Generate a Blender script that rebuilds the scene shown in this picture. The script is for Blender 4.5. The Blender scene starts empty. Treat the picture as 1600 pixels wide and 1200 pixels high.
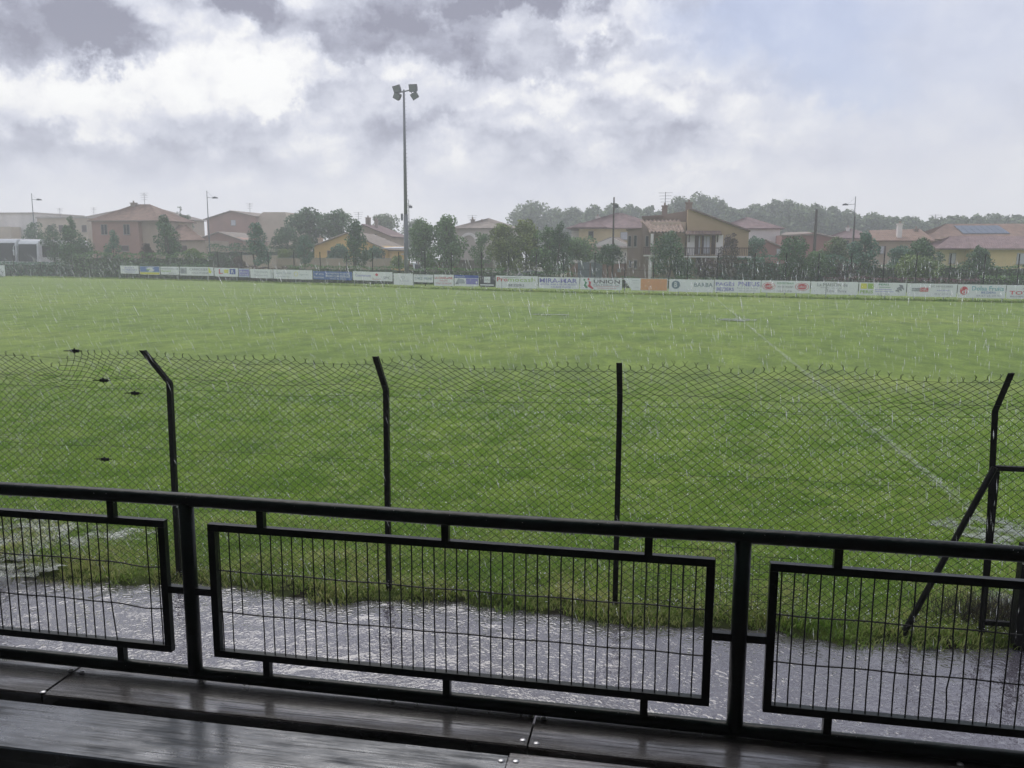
import bpy, math, random
import numpy as np
from mathutils import Matrix, Vector, noise as mnoise
random.seed(7); rng = np.random.default_rng(11)
S = bpy.context.scene
R = math.radians

# ------------------------------------------------------------ camera, sky, sun, exposure
HAZE = 0.0021
F, YAW, PITCH, ROLL, EYE = 1305.0, 0.17708, 0.15499, 0.00353, 3.3
fw = np.array([-math.sin(YAW)*math.cos(PITCH), math.cos(YAW)*math.cos(PITCH), -math.sin(PITCH)])
r0 = np.array([math.cos(YAW), math.sin(YAW), 0.0]); u0 = np.cross(r0, fw)
rt = math.cos(ROLL)*r0 + math.sin(ROLL)*u0
up = math.cos(ROLL)*u0 - math.sin(ROLL)*r0
cam = bpy.data.objects.new('camera', bpy.data.cameras.new('camera'))
S.collection.objects.link(cam); S.camera = cam
m = Matrix.Identity(4)
for i in range(3):
    m[i][0], m[i][1], m[i][2] = rt[i], up[i], -fw[i]
m[2][3] = EYE
cam.matrix_world = m
cam.data.sensor_width = 36; cam.data.lens = F/1600*36
cam.data.clip_start = 0.05; cam.data.clip_end = 3000

def ray(px, py): return (px-800)/F*rt - (py-600)/F*up + fw
def at(px, py, Y):
    v = ray(px, py); v = v*(Y/v[1]); return Vector((v[0], v[1], v[2]+EYE))
def ground(px, py, z=0.0):
    v = ray(px, py); v = v*((z-EYE)/v[2]); return Vector((v[0], v[1], z))
def X(px, Y, py=420): return at(px, py, Y).x
def Z(py, Y, px=800): return at(px, py, Y).z

SUN_AZ, SUN_EL = R(-30), R(60)
w = bpy.data.worlds.new("World"); S.world = w; w.use_nodes = True
nt = w.node_tree; nt.nodes.clear(); L = nt.links
def nd(t, **k):
    n = nt.nodes.new(t)
    for a, b in k.items(): setattr(n, a, b)
    return n
def val(x):
    n = nd('ShaderNodeValue'); n.outputs[0].default_value = x; return n.outputs[0]
def mth(op, a, b=None, c=None, clamp=False):
    n = nd('ShaderNodeMath', operation=op, use_clamp=clamp)
    for i, v in enumerate((a, b, c)):
        if v is None: continue
        if isinstance(v, (int, float)): n.inputs[i].default_value = v
        else: L.new(v, n.inputs[i])
    return n.outputs[0]
tc = nd('ShaderNodeTexCoord'); sp = nd('ShaderNodeSeparateXYZ'); L.new(tc.outputs['Generated'], sp.inputs[0])
az = mth('ARCTAN2', sp.outputs[0], sp.outputs[1]); el = mth('ARCSINE', sp.outputs[2])
ae = nd('ShaderNodeCombineXYZ'); L.new(az, ae.inputs[0]); L.new(el, ae.inputs[1])
def noise_s(vec, scale, detail, rough, mul=(1, 1, 1), off=(0, 0, 0), dist=0.0):
    mp = nd('ShaderNodeMapping'); mp.inputs['Scale'].default_value = mul; mp.inputs['Location'].default_value = off
    L.new(vec, mp.inputs[0]); n = nd('ShaderNodeTexNoise')
    n.inputs['Scale'].default_value = scale; n.inputs['Detail'].default_value = detail
    n.inputs['Roughness'].default_value = rough; n.inputs['Distortion'].default_value = dist
    L.new(mp.outputs[0], n.inputs['Vector']); return n
d3 = tc.outputs['Generated']
wn = noise_s(d3, 11, 6, 0.66)
wsub = nd('ShaderNodeVectorMath', operation='SUBTRACT'); L.new(wn.outputs['Color'], wsub.inputs[0]); wsub.inputs[1].default_value = (.5, .5, .5)
wsc = nd('ShaderNodeVectorMath', operation='SCALE'); L.new(wsub.outputs[0], wsc.inputs[0]); wsc.inputs['Scale'].default_value = 0.13
wadd = nd('ShaderNodeVectorMath', operation='ADD'); L.new(ae.outputs[0], wadd.inputs[0]); L.new(wsc.outputs[0], wadd.inputs[1])
def blob(px, py, rx, ry, soft=.55):
    v = ray(px, py); v = v/np.linalg.norm(v)
    c = (math.atan2(v[0], v[1]), math.asin(v[2]), 0)
    s = nd('ShaderNodeVectorMath', operation='SUBTRACT'); L.new(wadd.outputs[0], s.inputs[0]); s.inputs[1].default_value = c
    q = nd('ShaderNodeVectorMath', operation='MULTIPLY'); L.new(s.outputs[0], q.inputs[0]); q.inputs[1].default_value = (F/rx, F/ry, 0)
    ln = nd('ShaderNodeVectorMath', operation='LENGTH'); L.new(q.outputs[0], ln.inputs[0])
    mr = nd('ShaderNodeMapRange', interpolation_type='SMOOTHSTEP')
    L.new(ln.outputs['Value'], mr.inputs[0]); mr.inputs[1].default_value = 1.0+0.45*soft; mr.inputs[2].default_value = 1.0-0.75*soft
    mr.inputs[3].default_value = 0; mr.inputs[4].default_value = 1
    return mr.outputs[0]
n1 = noise_s(d3, 6.0, 6, 0.58, mul=(1, 1, 2.2), off=(3.1, 1.7, 0.4), dist=0.3)
n2 = noise_s(d3, 22.0, 5, 0.62, mul=(1, 1, 1.7), off=(0, 5, 2))
def puffs(scale, mul):
    sc_ = nd('ShaderNodeVectorMath', operation='SCALE'); L.new(wsub.outputs[0], sc_.inputs[0]); sc_.inputs['Scale'].default_value = .10
    ad_ = nd('ShaderNodeVectorMath', operation='ADD'); L.new(d3, ad_.inputs[0]); L.new(sc_.outputs[0], ad_.inputs[1])
    mp = nd('ShaderNodeMapping'); mp.inputs['Scale'].default_value = (1, 1, mul); L.new(ad_.outputs[0], mp.inputs[0])
    v = nd('ShaderNodeTexVoronoi', feature='F1'); v.inputs['Scale'].default_value = scale; v.inputs['Detail'].default_value = 1; v.inputs['Roughness'].default_value = .5
    L.new(mp.outputs[0], v.inputs['Vector']); return v.outputs['Distance']
base = mth('ADD', mth('MULTIPLY', mth('SUBTRACT', n1.outputs[0], 0.5), .58), 0.765)
base = mth('ADD', base, mth('MULTIPLY', mth('SUBTRACT', n2.outputs[0], 0.5), 0.50))
base = mth('ADD', base, mth('MULTIPLY', mth('SUBTRACT', .42, puffs(9, 1.7)), 0.62))
base = mth('ADD', base, mth('MULTIPLY', mth('SUBTRACT', .42, puffs(24, 1.5)), 0.26))
for (px, py, rx, ry, wt) in [
    (240, 150, 330, 80, .10), (900, 175, 190, 50, .20), (990, 60, 130, 60, .08), (1210, 170, 170, 60, .08),
    (60, 50, 175, 44, -.36), (185, 84, 70, 20, -.22), (385, 5, 58, 32, -.36), (560, 50, 80, 34, -.16), (665, 78, 100, 30, -.24),
    (735, 50, 42, 50, -.22), (790, 5, 120, 20, -.30), (932, 78, 24, 18, -.2), (0, 10, 170, 40, -.1), (1040, 110, 50, 40, -.14),
    (230, 258, 330, 30, -.13), (640, 215, 130, 30, -.12), (600, 15, 60, 30, -.2), 
    (245, 52, 66, 52, .16), (330, 140, 140, 44, .24), (432, 145, 48, 28, .34), (70, 170, 150, 40, .22), (1115, 258, 60, 22, .20), (1060, 290, 40, 9, .18),
    (925, 235, 60, 18, .16), (1110, 105, 60, 34, .28), (905, 42, 34, 42, .36), (1010, 35, 70, 28, .26), (1170, 190, 130, 44, .22),
    (470, 92, 60, 30, .25), (760, 145, 150, 26, .18), (330, 60, 60, 40, .25), (1430, 100, 70, 24, .10)]:
    base = mth('ADD', base, mth('MULTIPLY', blob(px, py, rx, ry), wt))
sm_ = nd('ShaderNodeMix', data_type='FLOAT'); L.new(mth('MULTIPLY', blob(1500, 170, 330, 260, 1.2), .72), sm_.inputs[0]); L.new(base, sm_.inputs[2]); sm_.inputs[3].default_value = .66; base = sm_.outputs[0]
# smoother, paler veil of rain towards the horizon, all the way round
hz = nd('ShaderNodeMapRange', interpolation_type='SMOOTHSTEP'); L.new(el, hz.inputs[0])
hz.inputs[1].default_value = 0.16; hz.inputs[2].default_value = 0.03; hz.inputs[3].default_value = 0; hz.inputs[4].default_value = .92
mixb = nd('ShaderNodeMix', data_type='FLOAT'); L.new(hz.outputs[0], mixb.inputs[0]); L.new(base, mixb.inputs[2]); mixb.inputs[3].default_value = .735
cr = nd('ShaderNodeValToRGB'); L.new(mixb.outputs[0], cr.inputs[0])
e = cr.color_ramp.elements
e[0].position = 0.0; e[0].color = (.175, .18, .235, 1)
e[1].position = 1.0; e[1].color = (.655, .655, .65, 1)
for p, c in ((.20, (.25, .26, .325, 1)), (.42, (.365, .38, .445, 1)), (.58, (.455, .467, .525, 1)), (.66, (.50, .508, .55, 1)), (.80, (.60, .60, .61, 1))):
    q = e.new(p); q.color = c
sky = nd('ShaderNodeTexSky', sky_type='NISHITA'); sky.sun_disc = False
sky.sun_elevation = SUN_EL; sky.sun_rotation = SUN_AZ % (2*math.pi)
scl = nd('ShaderNodeVectorMath', operation='SCALE'); L.new(cr.outputs[0], scl.inputs[0]); scl.inputs['Scale'].default_value = 11.4
# thin places where the clear sky behind the cloud shows through
bl = mth('ADD', blob(1210, 35, 170, 70, 1), mth('MULTIPLY', blob(1320, 130, 90, 30, 1), .45))
bl = mth('ADD', bl, mth('MULTIPLY', blob(1480, 60, 260, 110, 1), .5), clamp=True)
gen = noise_s(d3, 3.0, 4, .5, off=(8, 2, 5))
gm = nd('ShaderNodeMapRange'); L.new(gen.outputs[0], gm.inputs[0]); gm.inputs[1].default_value = .45; gm.inputs[2].default_value = .65
hi = nd('ShaderNodeMapRange', interpolation_type='SMOOTHSTEP'); L.new(el, hi.inputs[0]); hi.inputs[1].default_value = .32; hi.inputs[2].default_value = .6; hi.inputs[3].default_value = .0; hi.inputs[4].default_value = .62
bl = mth('MAXIMUM', bl, mth('MULTIPLY', mth('ADD', gm.outputs[0], .35, clamp=True), hi.outputs[0]))
bl = mth('MULTIPLY', bl, .72)
skb = nd('ShaderNodeMix', data_type='RGBA', blend_type='MIX'); skb.inputs[0].default_value = .75
L.new(sky.outputs[0], skb.inputs[6]); skb.inputs[7].default_value = (3.5, 3.9, 5.5, 1)
mx = nd('ShaderNodeMix', data_type='RGBA'); L.new(bl, mx.inputs[0]); L.new(scl.outputs[0], mx.inputs[6]); L.new(skb.outputs[2], mx.inputs[7])
bg = nd('ShaderNodeBackground'); bg.inputs['Strength'].default_value = 0.1
out = nd('ShaderNodeOutputWorld'); L.new(mx.outputs[2], bg.inputs[0]); L.new(bg.outputs[0], out.inputs[0])

sl = bpy.data.lights.new('sun', 'SUN'); sl.energy = 1.5; sl.angle = R(55); sl.color = (1, .96, .9)
so = bpy.data.objects.new('sun', sl); S.collection.objects.link(so)
sd = Vector((math.sin(SUN_AZ)*math.cos(SUN_EL), math.cos(SUN_AZ)*math.cos(SUN_EL), math.sin(SUN_EL)))
so.rotation_euler = sd.to_track_quat('Z', 'Y').to_euler()
vs = S.view_settings; vs.view_transform = 'Standard'; vs.look = 'None'; vs.exposure = 0.5; vs.gamma = 1; vs.use_curve_mapping = False
S.render.engine = 'CYCLES'
S.cycles.use_denoising = True; S.cycles.max_bounces = 6; S.cycles.diffuse_bounces = 3; S.cycles.glossy_bounces = 3
S.cycles.transparent_max_bounces = 12; S.cycles.volume_bounces = 1; S.cycles.caustics_reflective = False; S.cycles.caustics_refractive = False

# ------------------------------------------------------------ materials
MATS = {}
def mat(name, col, rough=.7, var=.25, scale=3.0, bump=0.0, bscale=20., metal=0.0, col2=None, spec=.5, island=0.0, coat=0.0, wave=None, stretch=(1, 1, 1), trans=0.0, objrand=0.0, coords='Object'):
    if name in MATS: return MATS[name]
    mt = bpy.data.materials.new(name); mt.use_nodes = True; t = mt.node_tree
    b = t.nodes['Principled BSDF']; l = t.links
    co = t.nodes.new('ShaderNodeTexCoord'); mp = t.nodes.new('ShaderNodeMapping'); mp.inputs['Scale'].default_value = stretch
    l.new(co.outputs[coords], mp.inputs[0])
    nz = t.nodes.new('ShaderNodeTexNoise'); nz.inputs['Scale'].default_value = scale; nz.inputs['Detail'].default_value = 6; nz.inputs['Roughness'].default_value = .6
    l.new(mp.outputs[0], nz.inputs['Vector'])
    mr = t.nodes.new('ShaderNodeMapRange'); l.new(nz.outputs[0], mr.inputs[0])
    mr.inputs[1].default_value = .3; mr.inputs[2].default_value = .7
    mix = t.nodes.new('ShaderNodeMix'); mix.data_type = 'RGBA'; l.new(mr.outputs[0], mix.inputs[0])
    c2 = col2 or tuple(c*(1-var) for c in col); c1 = col if col2 else tuple(min(1, c*(1+var)) for c in col)
    mix.inputs[6].default_value = (*c2, 1); mix.inputs[7].default_value = (*c1, 1)
    o = mix.outputs[2]
    for amt, kind in ((island, 0), (objrand, 1)):
        if amt:
            if kind == 0: g = t.nodes.new('ShaderNodeNewGeometry'); ro = g.outputs['Random Per Island']
            else: g = t.nodes.new('ShaderNodeObjectInfo'); ro = g.outputs['Random']
            m2 = t.nodes.new('ShaderNodeMapRange'); l.new(ro, m2.inputs[0]); m2.inputs[3].default_value = 1-amt; m2.inputs[4].default_value = 1+amt
            vm = t.nodes.new('ShaderNodeVectorMath'); vm.operation = 'SCALE'; l.new(o, vm.inputs[0]); l.new(m2.outputs[0], vm.inputs['Scale']); o = vm.outputs[0]
    l.new(o, b.inputs['Base Color'])
    b.inputs['Roughness'].default_value = rough; b.inputs['Metallic'].default_value = metal; b.inputs['Specular IOR Level'].default_value = spec
    if coat: b.inputs['Coat Weight'].default_value = coat; b.inputs['Coat Roughness'].default_value = .12
    if trans:
        tr = t.nodes.new('ShaderNodeBsdfTranslucent'); l.new(o, tr.inputs[0]); ms = t.nodes.new('ShaderNodeMixShader'); ms.inputs[0].default_value = trans
        l.new(b.outputs[0], ms.inputs[1]); l.new(tr.outputs[0], ms.inputs[2]); l.new(ms.outputs[0], t.nodes['Material Output'].inputs[0])
    if bump:
        n2_ = t.nodes.new('ShaderNodeTexNoise'); n2_.inputs['Scale'].default_value = bscale; n2_.inputs['Detail'].default_value = 5; l.new(mp.outputs[0], n2_.inputs['Vector'])
        bp = t.nodes.new('ShaderNodeBump'); bp.inputs['Strength'].default_value = bump; bp.inputs['Distance'].default_value = .02
        l.new(n2_.outputs[0], bp.inputs['Height']); l.new(bp.outputs[0], b.inputs['Normal'])
    MATS[name] = mt; return mt

# ------------------------------------------------------------ mesh helpers
class MB:
    def __init__(s): s.v = []; s.f = []
    def add(s, vs, fs):
        n = len(s.v); s.v += [tuple(v) for v in vs]; s.f += [tuple(i+n for i in f) for f in fs]; return s
    def box(s, x0, y0, z0, x1, y1, z1):
        return s.add([(x0, y0, z0), (x1, y0, z0), (x1, y1, z0), (x0, y1, z0), (x0, y0, z1), (x1, y0, z1), (x1, y1, z1), (x0, y1, z1)],
                     [(0, 3, 2, 1), (4, 5, 6, 7), (0, 1, 5, 4), (1, 2, 6, 5), (2, 3, 7, 6), (3, 0, 4, 7)])
    def prism(s, pts, y0, y1):      # outline in x,z pushed along y
        n = len(pts); vs = [(p[0], y0, p[1]) for p in pts]+[(p[0], y1, p[1]) for p in pts]
        fs = [tuple(range(n)), tuple(range(2*n-1, n-1, -1))]+[(i, i+n, (i+1) % n+n, (i+1) % n) for i in range(n)]
        return s.add(vs, fs)
    def prism_x(s, pts, x0, x1):    # outline in y,z pushed along x
        n = len(pts); vs = [(x0, p[0], p[1]) for p in pts]+[(x1, p[0], p[1]) for p in pts]
        return s.add(vs, [tuple(range(n)), tuple(range(2*n-1, n-1, -1))]+[(i, i+n, (i+1) % n+n, (i+1) % n) for i in range(n)])
    def tube(s, pts, r, n=8, cap=True):
        pts = [Vector(p) for p in pts]; k = len(pts); rs = r if isinstance(r, (list, tuple)) else [r]*k
        vs = []; ref = None
        for i, p in enumerate(pts):
            d = (pts[min(i+1, k-1)]-pts[max(i-1, 0)]).normalized()
            if ref is None: ref = Vector((0, 0, 1)) if abs(d.z) < .9 else Vector((1, 0, 0))
            a = d.cross(ref).normalized(); b = d.cross(a).normalized(); 
            for j in range(n):
                t = 2*math.pi*(j+.5)/n; vs.append(p+a*math.cos(t)*rs[i]+b*math.sin(t)*rs[i])
        fs = [(i*n+j, i*n+(j+1) % n, (i+1)*n+(j+1) % n, (i+1)*n+j) for i in range(k-1) for j in range(n)]
        if cap: fs += [tuple(range(n-1, -1, -1)), tuple(range((k-1)*n, k*n))]
        return s.add(vs, fs)
    def ball(s, c, r, n=6, sz=1.0):
        vs = [(c[0], c[1], c[2]+r*sz)]; rings = max(2, n//2)
        for i in range(1, rings):
            ph = math.pi*i/rings
            for j in range(n): t = 2*math.pi*j/n; vs.append((c[0]+r*math.sin(ph)*math.cos(t), c[1]+r*math.sin(ph)*math.sin(t), c[2]+r*sz*math.cos(ph)))
        vs.append((c[0], c[1], c[2]-r*sz)); fs = []
        for j in range(n): fs.append((0, 1+j, 1+(j+1) % n))
        for i in range(rings-2):
            for j in range(n): a = 1+i*n; fs.append((a+j, a+n+j, a+n+(j+1) % n, a+(j+1) % n))
        a = 1+(rings-2)*n
        for j in range(n): fs.append((a+j, len(vs)-1, a+(j+1) % n))
        return s.add(vs, fs)
    def build(s, name, material, parent=None, smooth=False, bevel=0.0):
        me = bpy.data.meshes.new(name); me.from_pydata(s.v, [], s.f); me.update()
        if smooth: me.polygons.foreach_set('use_smooth', [True]*len(me.polygons))
        me.materials.append(material)
        return link(name, me, parent, bevel)
def link(name, me, parent=None, bevel=0.0):
    o = bpy.data.objects.new(name, me); S.collection.objects.link(o)
    if parent is not None:
        o.parent = parent
        pm = PINV.get(parent.name)
        if pm is None: pm = PINV[parent.name] = wm(parent).inverted()
        o.matrix_parent_inverse = pm
    if bevel:
        md = o.modifiers.new('bevel', 'BEVEL'); md.width = bevel; md.segments = 2; md.limit_method = 'ANGLE'
    return o
PINV = {}
def wm(o):
    mm = Matrix.LocRotScale(o.location, o.rotation_euler, o.scale)
    return (wm(o.parent) @ o.matrix_parent_inverse @ mm) if o.parent else mm
def tag(o, label, cat, group=None, kind=None):
    if label: o['label'] = label
    if cat: o['category'] = cat
    if group: o['group'] = group
    if kind: o['kind'] = kind
    return o
def thing(name, label, cat, loc=(0, 0, 0), group=None):
    o = bpy.data.objects.new(name, None); o.empty_display_size = .2; S.collection.objects.link(o); o.location = loc
    return tag(o, label, cat, group)
def structure(o): o['kind'] = 'structure'; return o
def stuff(o, label=None, cat=None):
    o['kind'] = 'stuff'; return tag(o, label, cat)
def npmesh(name, V, Fc, material, parent=None, smooth=False):   # numpy faces with equal corner count
    me = bpy.data.meshes.new(name); nf, k = Fc.shape
    me.vertices.add(len(V)); me.vertices.foreach_set('co', np.ascontiguousarray(V, dtype=np.float32).ravel())
    me.loops.add(nf*k); me.loops.foreach_set('vertex_index', np.ascontiguousarray(Fc, dtype=np.int32).ravel())
    me.polygons.add(nf); me.polygons.foreach_set('loop_start', np.arange(nf, dtype=np.int32)*k)
    try: me.polygons.foreach_set('loop_total', np.full(nf, k, dtype=np.int32))
    except Exception: pass
    if smooth: me.polygons.foreach_set('use_smooth', np.ones(nf, dtype=bool))
    me.update(calc_edges=True); me.materials.append(material)
    return link(name, me, parent)

# ------------------------------------------------------------ ground
def grass_mat():
    mt = bpy.data.materials.new('turf'); mt.use_nodes = True; t = mt.node_tree; l = t.links; b = t.nodes['Principled BSDF']
    g = t.nodes.new('ShaderNodeNewGeometry')
    def nz(scale, detail, mul=(1, 1, 1), rough=.6):
        mp = t.nodes.new('ShaderNodeMapping'); mp.inputs['Scale'].default_value = mul; l.new(g.outputs['Position'], mp.inputs[0])
        n = t.nodes.new('ShaderNodeTexNoise'); n.inputs['Scale'].default_value = scale; n.inputs['Detail'].default_value = detail; n.inputs['Roughness'].default_value = rough
        l.new(mp.outputs[0], n.inputs['Vector']); return n.outputs[0]
    def ramp(src, pts):
        r = t.nodes.new('ShaderNodeValToRGB'); l.new(src, r.inputs[0]); e = r.color_ramp.elements
        e[0].position, e[0].color = pts[0][0], (*pts[0][1], 1); e[1].position, e[1].color = pts[-1][0], (*pts[-1][1], 1)
        for p, c in pts[1:-1]: q = e.new(p); q.color = (*c, 1)
        return r.outputs[0]
    a = ramp(nz(.16, 6, (.35, .8, 1)), [(.3, GR0), (.5, GR1), (.7, GR2)])
    f = ramp(nz(1.1, 8, (1, .5, 1), .75), [(.32, (.55, .6, .55)), (.68, (1.4, 1.32, 1.3))])
    f2 = ramp(nz(16, 6, (1, .6, 1), .8), [(.3, (.6, .62, .6)), (.7, (1.4, 1.36, 1.3))])
    m1 = t.nodes.new('ShaderNodeMix'); m1.data_type = 'RGBA'; m1.blend_type = 'MULTIPLY'; m1.inputs[0].default_value = 1; l.new(a, m1.inputs[6]); l.new(f, m1.inputs[7])
    m2 = t.nodes.new('ShaderNodeMix'); m2.data_type = 'RGBA'; m2.blend_type = 'MULTIPLY'; m2.inputs[0].default_value = 1; l.new(m1.outputs[2], m2.inputs[6]); l.new(f2, m2.inputs[7])
    at1 = t.nodes.new('ShaderNodeAttribute'); at1.attribute_name = 'mud_shade'; m9 = t.nodes.new('ShaderNodeMix'); m9.data_type = 'RGBA'; l.new(at1.outputs['Fac'], m9.inputs[0]); l.new(m2.outputs[2], m9.inputs[6]); m9.inputs[7].default_value = (.032, .027, .018, 1)  # mud brown, darkened further to stand in for shade along the water's edge
    l.new(m9.outputs[2], b.inputs['Base Color']); b.inputs['Roughness'].default_value = .75; b.inputs['Specular IOR Level'].default_value = .15
    bp = t.nodes.new('ShaderNodeBump'); bp.inputs['Strength'].default_value = .9; bp.inputs['Distance'].default_value = .05
    l.new(nz(11, 8, (1, 1, 1), .8), bp.inputs['Height']); l.new(bp.outputs[0], b.inputs['Normal'])
    return mt
GR0, GR1, GR2 = (.118, .190, .034), (.152, .230, .045), (.20, .265, .062)
M_turf = grass_mat()
def edge(x): return 7.12 + .20*mnoise.noise(Vector((x*.8, 3.3, 0))) + .13*mnoise.noise(Vector((x*2.7, 9.3, 0))) + .05*mnoise.noise(Vector((x*8, 1.3, 0)))
xs = np.concatenate([np.linspace(-105, -10, 60), np.arange(-9.8, 7, .1), np.linspace(7.3, 60, 45)])
def smooth01(a): a = min(1, max(0, a)); return a*a*(3-2*a)
ys = [0, .03, .08, .15, .25, .4, .6, .8, 1.1, 1.5, 2, 2.6, 3.4, 4.4, 5.6, 7, 9, 11, 14, 18, 22, 27, 33, 40, 50, 62, 76, 92]
V = []; dv = []; dm = []; mud_shade = []
for j, dy in enumerate(ys):
    for x in xs:
        e0 = edge(x); y = e0+dy
        z = -.03+.11*smooth01(dy/.3) + (.02*mnoise.noise(Vector((x*1.3, y*1.3, 2))) if dy > .05 else 0)
        if dy > 3: z = .08+ .012*mnoise.noise(Vector((x*.5, y*.5, 2)))
        V.append((x, y, z))
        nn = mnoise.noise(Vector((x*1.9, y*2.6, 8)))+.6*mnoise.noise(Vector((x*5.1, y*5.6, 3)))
        md_ = max(smooth01(1-dy/.34), smooth01((nn-.18)*4)*smooth01(1.5-dy/1.1)); mud_shade.append(md_)
        vis = 1.0 if (-(y*.86+1.2) < x < y*.50+1.5) else 0.0
        dv.append(vis*(1.0 if .1 < dy < 1.0 else (.4 if dy < 1.8 and dy > .03 else 0))*(1-.8*smooth01((nn-.18)*4)))
        dm.append(vis*(max(0, 1-dy/13.5)**.8 if dy > .5 else 0))
nx = len(xs)
Fc = np.array([(j*nx+i, j*nx+i+1, (j+1)*nx+i+1, (j+1)*nx+i) for j in range(len(ys)-1) for i in range(nx-1)])
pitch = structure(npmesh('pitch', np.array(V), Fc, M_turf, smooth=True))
for nm, arr in (('verge_density', dv), ('near_density', dm), ('mud_shade', mud_shade)):
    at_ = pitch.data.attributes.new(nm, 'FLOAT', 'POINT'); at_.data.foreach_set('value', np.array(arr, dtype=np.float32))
M_far = mat('far_ground', (.12, .15, .07), .9, .35, .4)
g = MB(); g.add([(-300, -20, -.06), (300, -20, -.06), (300, 275, -.06), (-300, 275, -.06)], [(0, 1, 2, 3)])
structure(g.build('ground', mat('earth', (.10, .105, .06), .9, .35, .3)))

# grass: one clump mesh, scattered over the pitch surface by density
def blade_clump(n, rad, h, wd, lean, seed):
    r = np.random.default_rng(seed); V = []; Fq = []
    for i in range(n):
        a = r.uniform(0, 6.283); q = rad*math.sqrt(r.uniform()); x, y = q*math.cos(a), q*math.sin(a)
        hh = h*r.uniform(.45, 1.15); b = r.uniform(0, 6.283); ww = wd*r.uniform(.7, 1.2); cx, cy = math.cos(b)*ww, math.sin(b)*ww
        d = r.uniform(0, 6.283); ln = lean*r.uniform(.2, 1.3)*hh; lx, ly = math.cos(d)*ln, math.sin(d)*ln
        k = len(V)
        V += [(x-cx, y-cy, 0), (x+cx, y+cy, 0), (x-cx*.8+lx*.35, y-cy*.8+ly*.35, hh*.6), (x+cx*.8+lx*.35, y+cy*.8+ly*.35, hh*.6), (x+lx, y+ly, hh*(1-.25*min(1, ln/hh)))]
        Fq += [(k, k+1, k+3), (k, k+3, k+2), (k+2, k+3, k+4)]
    return np.array(V), np.array(Fq)
def scatter(name, attr, dens, clump, material, smin, smax, label, seed):
    o = npmesh(name, clump[0], clump[1], material); stuff(o, label, 'grass')
    ng = bpy.data.node_groups.new(name, 'GeometryNodeTree')
    ng.interface.new_socket('Geometry', in_out='INPUT', socket_type='NodeSocketGeometry'); ng.interface.new_socket('Geometry', in_out='OUTPUT', socket_type='NodeSocketGeometry')
    N = ng.nodes.new; l = ng.links.new
    gi = N('NodeGroupInput'); go = N('NodeGroupOutput'); oi = N('GeometryNodeObjectInfo'); oi.inputs['Object'].default_value = pitch
    dp = N('GeometryNodeDistributePointsOnFaces'); dp.distribute_method = 'RANDOM'; dp.inputs['Seed'].default_value = seed
    na = N('GeometryNodeInputNamedAttribute'); na.data_type = 'FLOAT'; na.inputs['Name'].default_value = attr
    nz = N('ShaderNodeTexNoise'); nz.inputs['Scale'].default_value = 1.7; nz.inputs['Detail'].default_value = 3
    mr = N('ShaderNodeMapRange'); mr.inputs[1].default_value = .3; mr.inputs[2].default_value = .55; mr.inputs[3].default_value = dens*.35; mr.inputs[4].default_value = dens
    l(nz.outputs[0], mr.inputs[0]); mu = N('ShaderNodeMath'); mu.operation = 'MULTIPLY'; l(na.outputs[0], mu.inputs[0]); l(mr.outputs[0], mu.inputs[1])
    l(oi.outputs['Geometry'], dp.inputs['Mesh']); l(mu.outputs[0], dp.inputs['Density'])
    ip = N('GeometryNodeInstanceOnPoints'); l(dp.outputs['Points'], ip.inputs['Points']); l(gi.outputs[0], ip.inputs['Instance'])
    rv = N('FunctionNodeRandomValue'); rv.data_type = 'FLOAT_VECTOR'; rv.inputs[0].default_value = (0, 0, 0); rv.inputs[1].default_value = (0, 0, 6.283)
    l(rv.outputs[0], ip.inputs['Rotation'])
    rs = N('FunctionNodeRandomValue'); rs.data_type = 'FLOAT'; rs.inputs[2].default_value = smin; rs.inputs[3].default_value = smax
    n5 = N('ShaderNodeTexNoise'); n5.inputs['Scale'].default_value = 2.6; n5.inputs['Detail'].default_value = 4
    m5 = N('ShaderNodeMapRange'); m5.inputs[1].default_value = .35; m5.inputs[2].default_value = .65; m5.inputs[3].default_value = .6; m5.inputs[4].default_value = 1.35; l(n5.outputs[0], m5.inputs[0])
    m6 = N('ShaderNodeMath'); m6.operation = 'MULTIPLY'; l(rs.outputs[1], m6.inputs[0]); l(m5.outputs[0], m6.inputs[1]); l(m6.outputs[0], ip.inputs['Scale'])
    l(ip.outputs[0], go.inputs[0])
    md = o.modifiers.new('scatter', 'NODES'); md.node_group = ng
    return o
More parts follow.
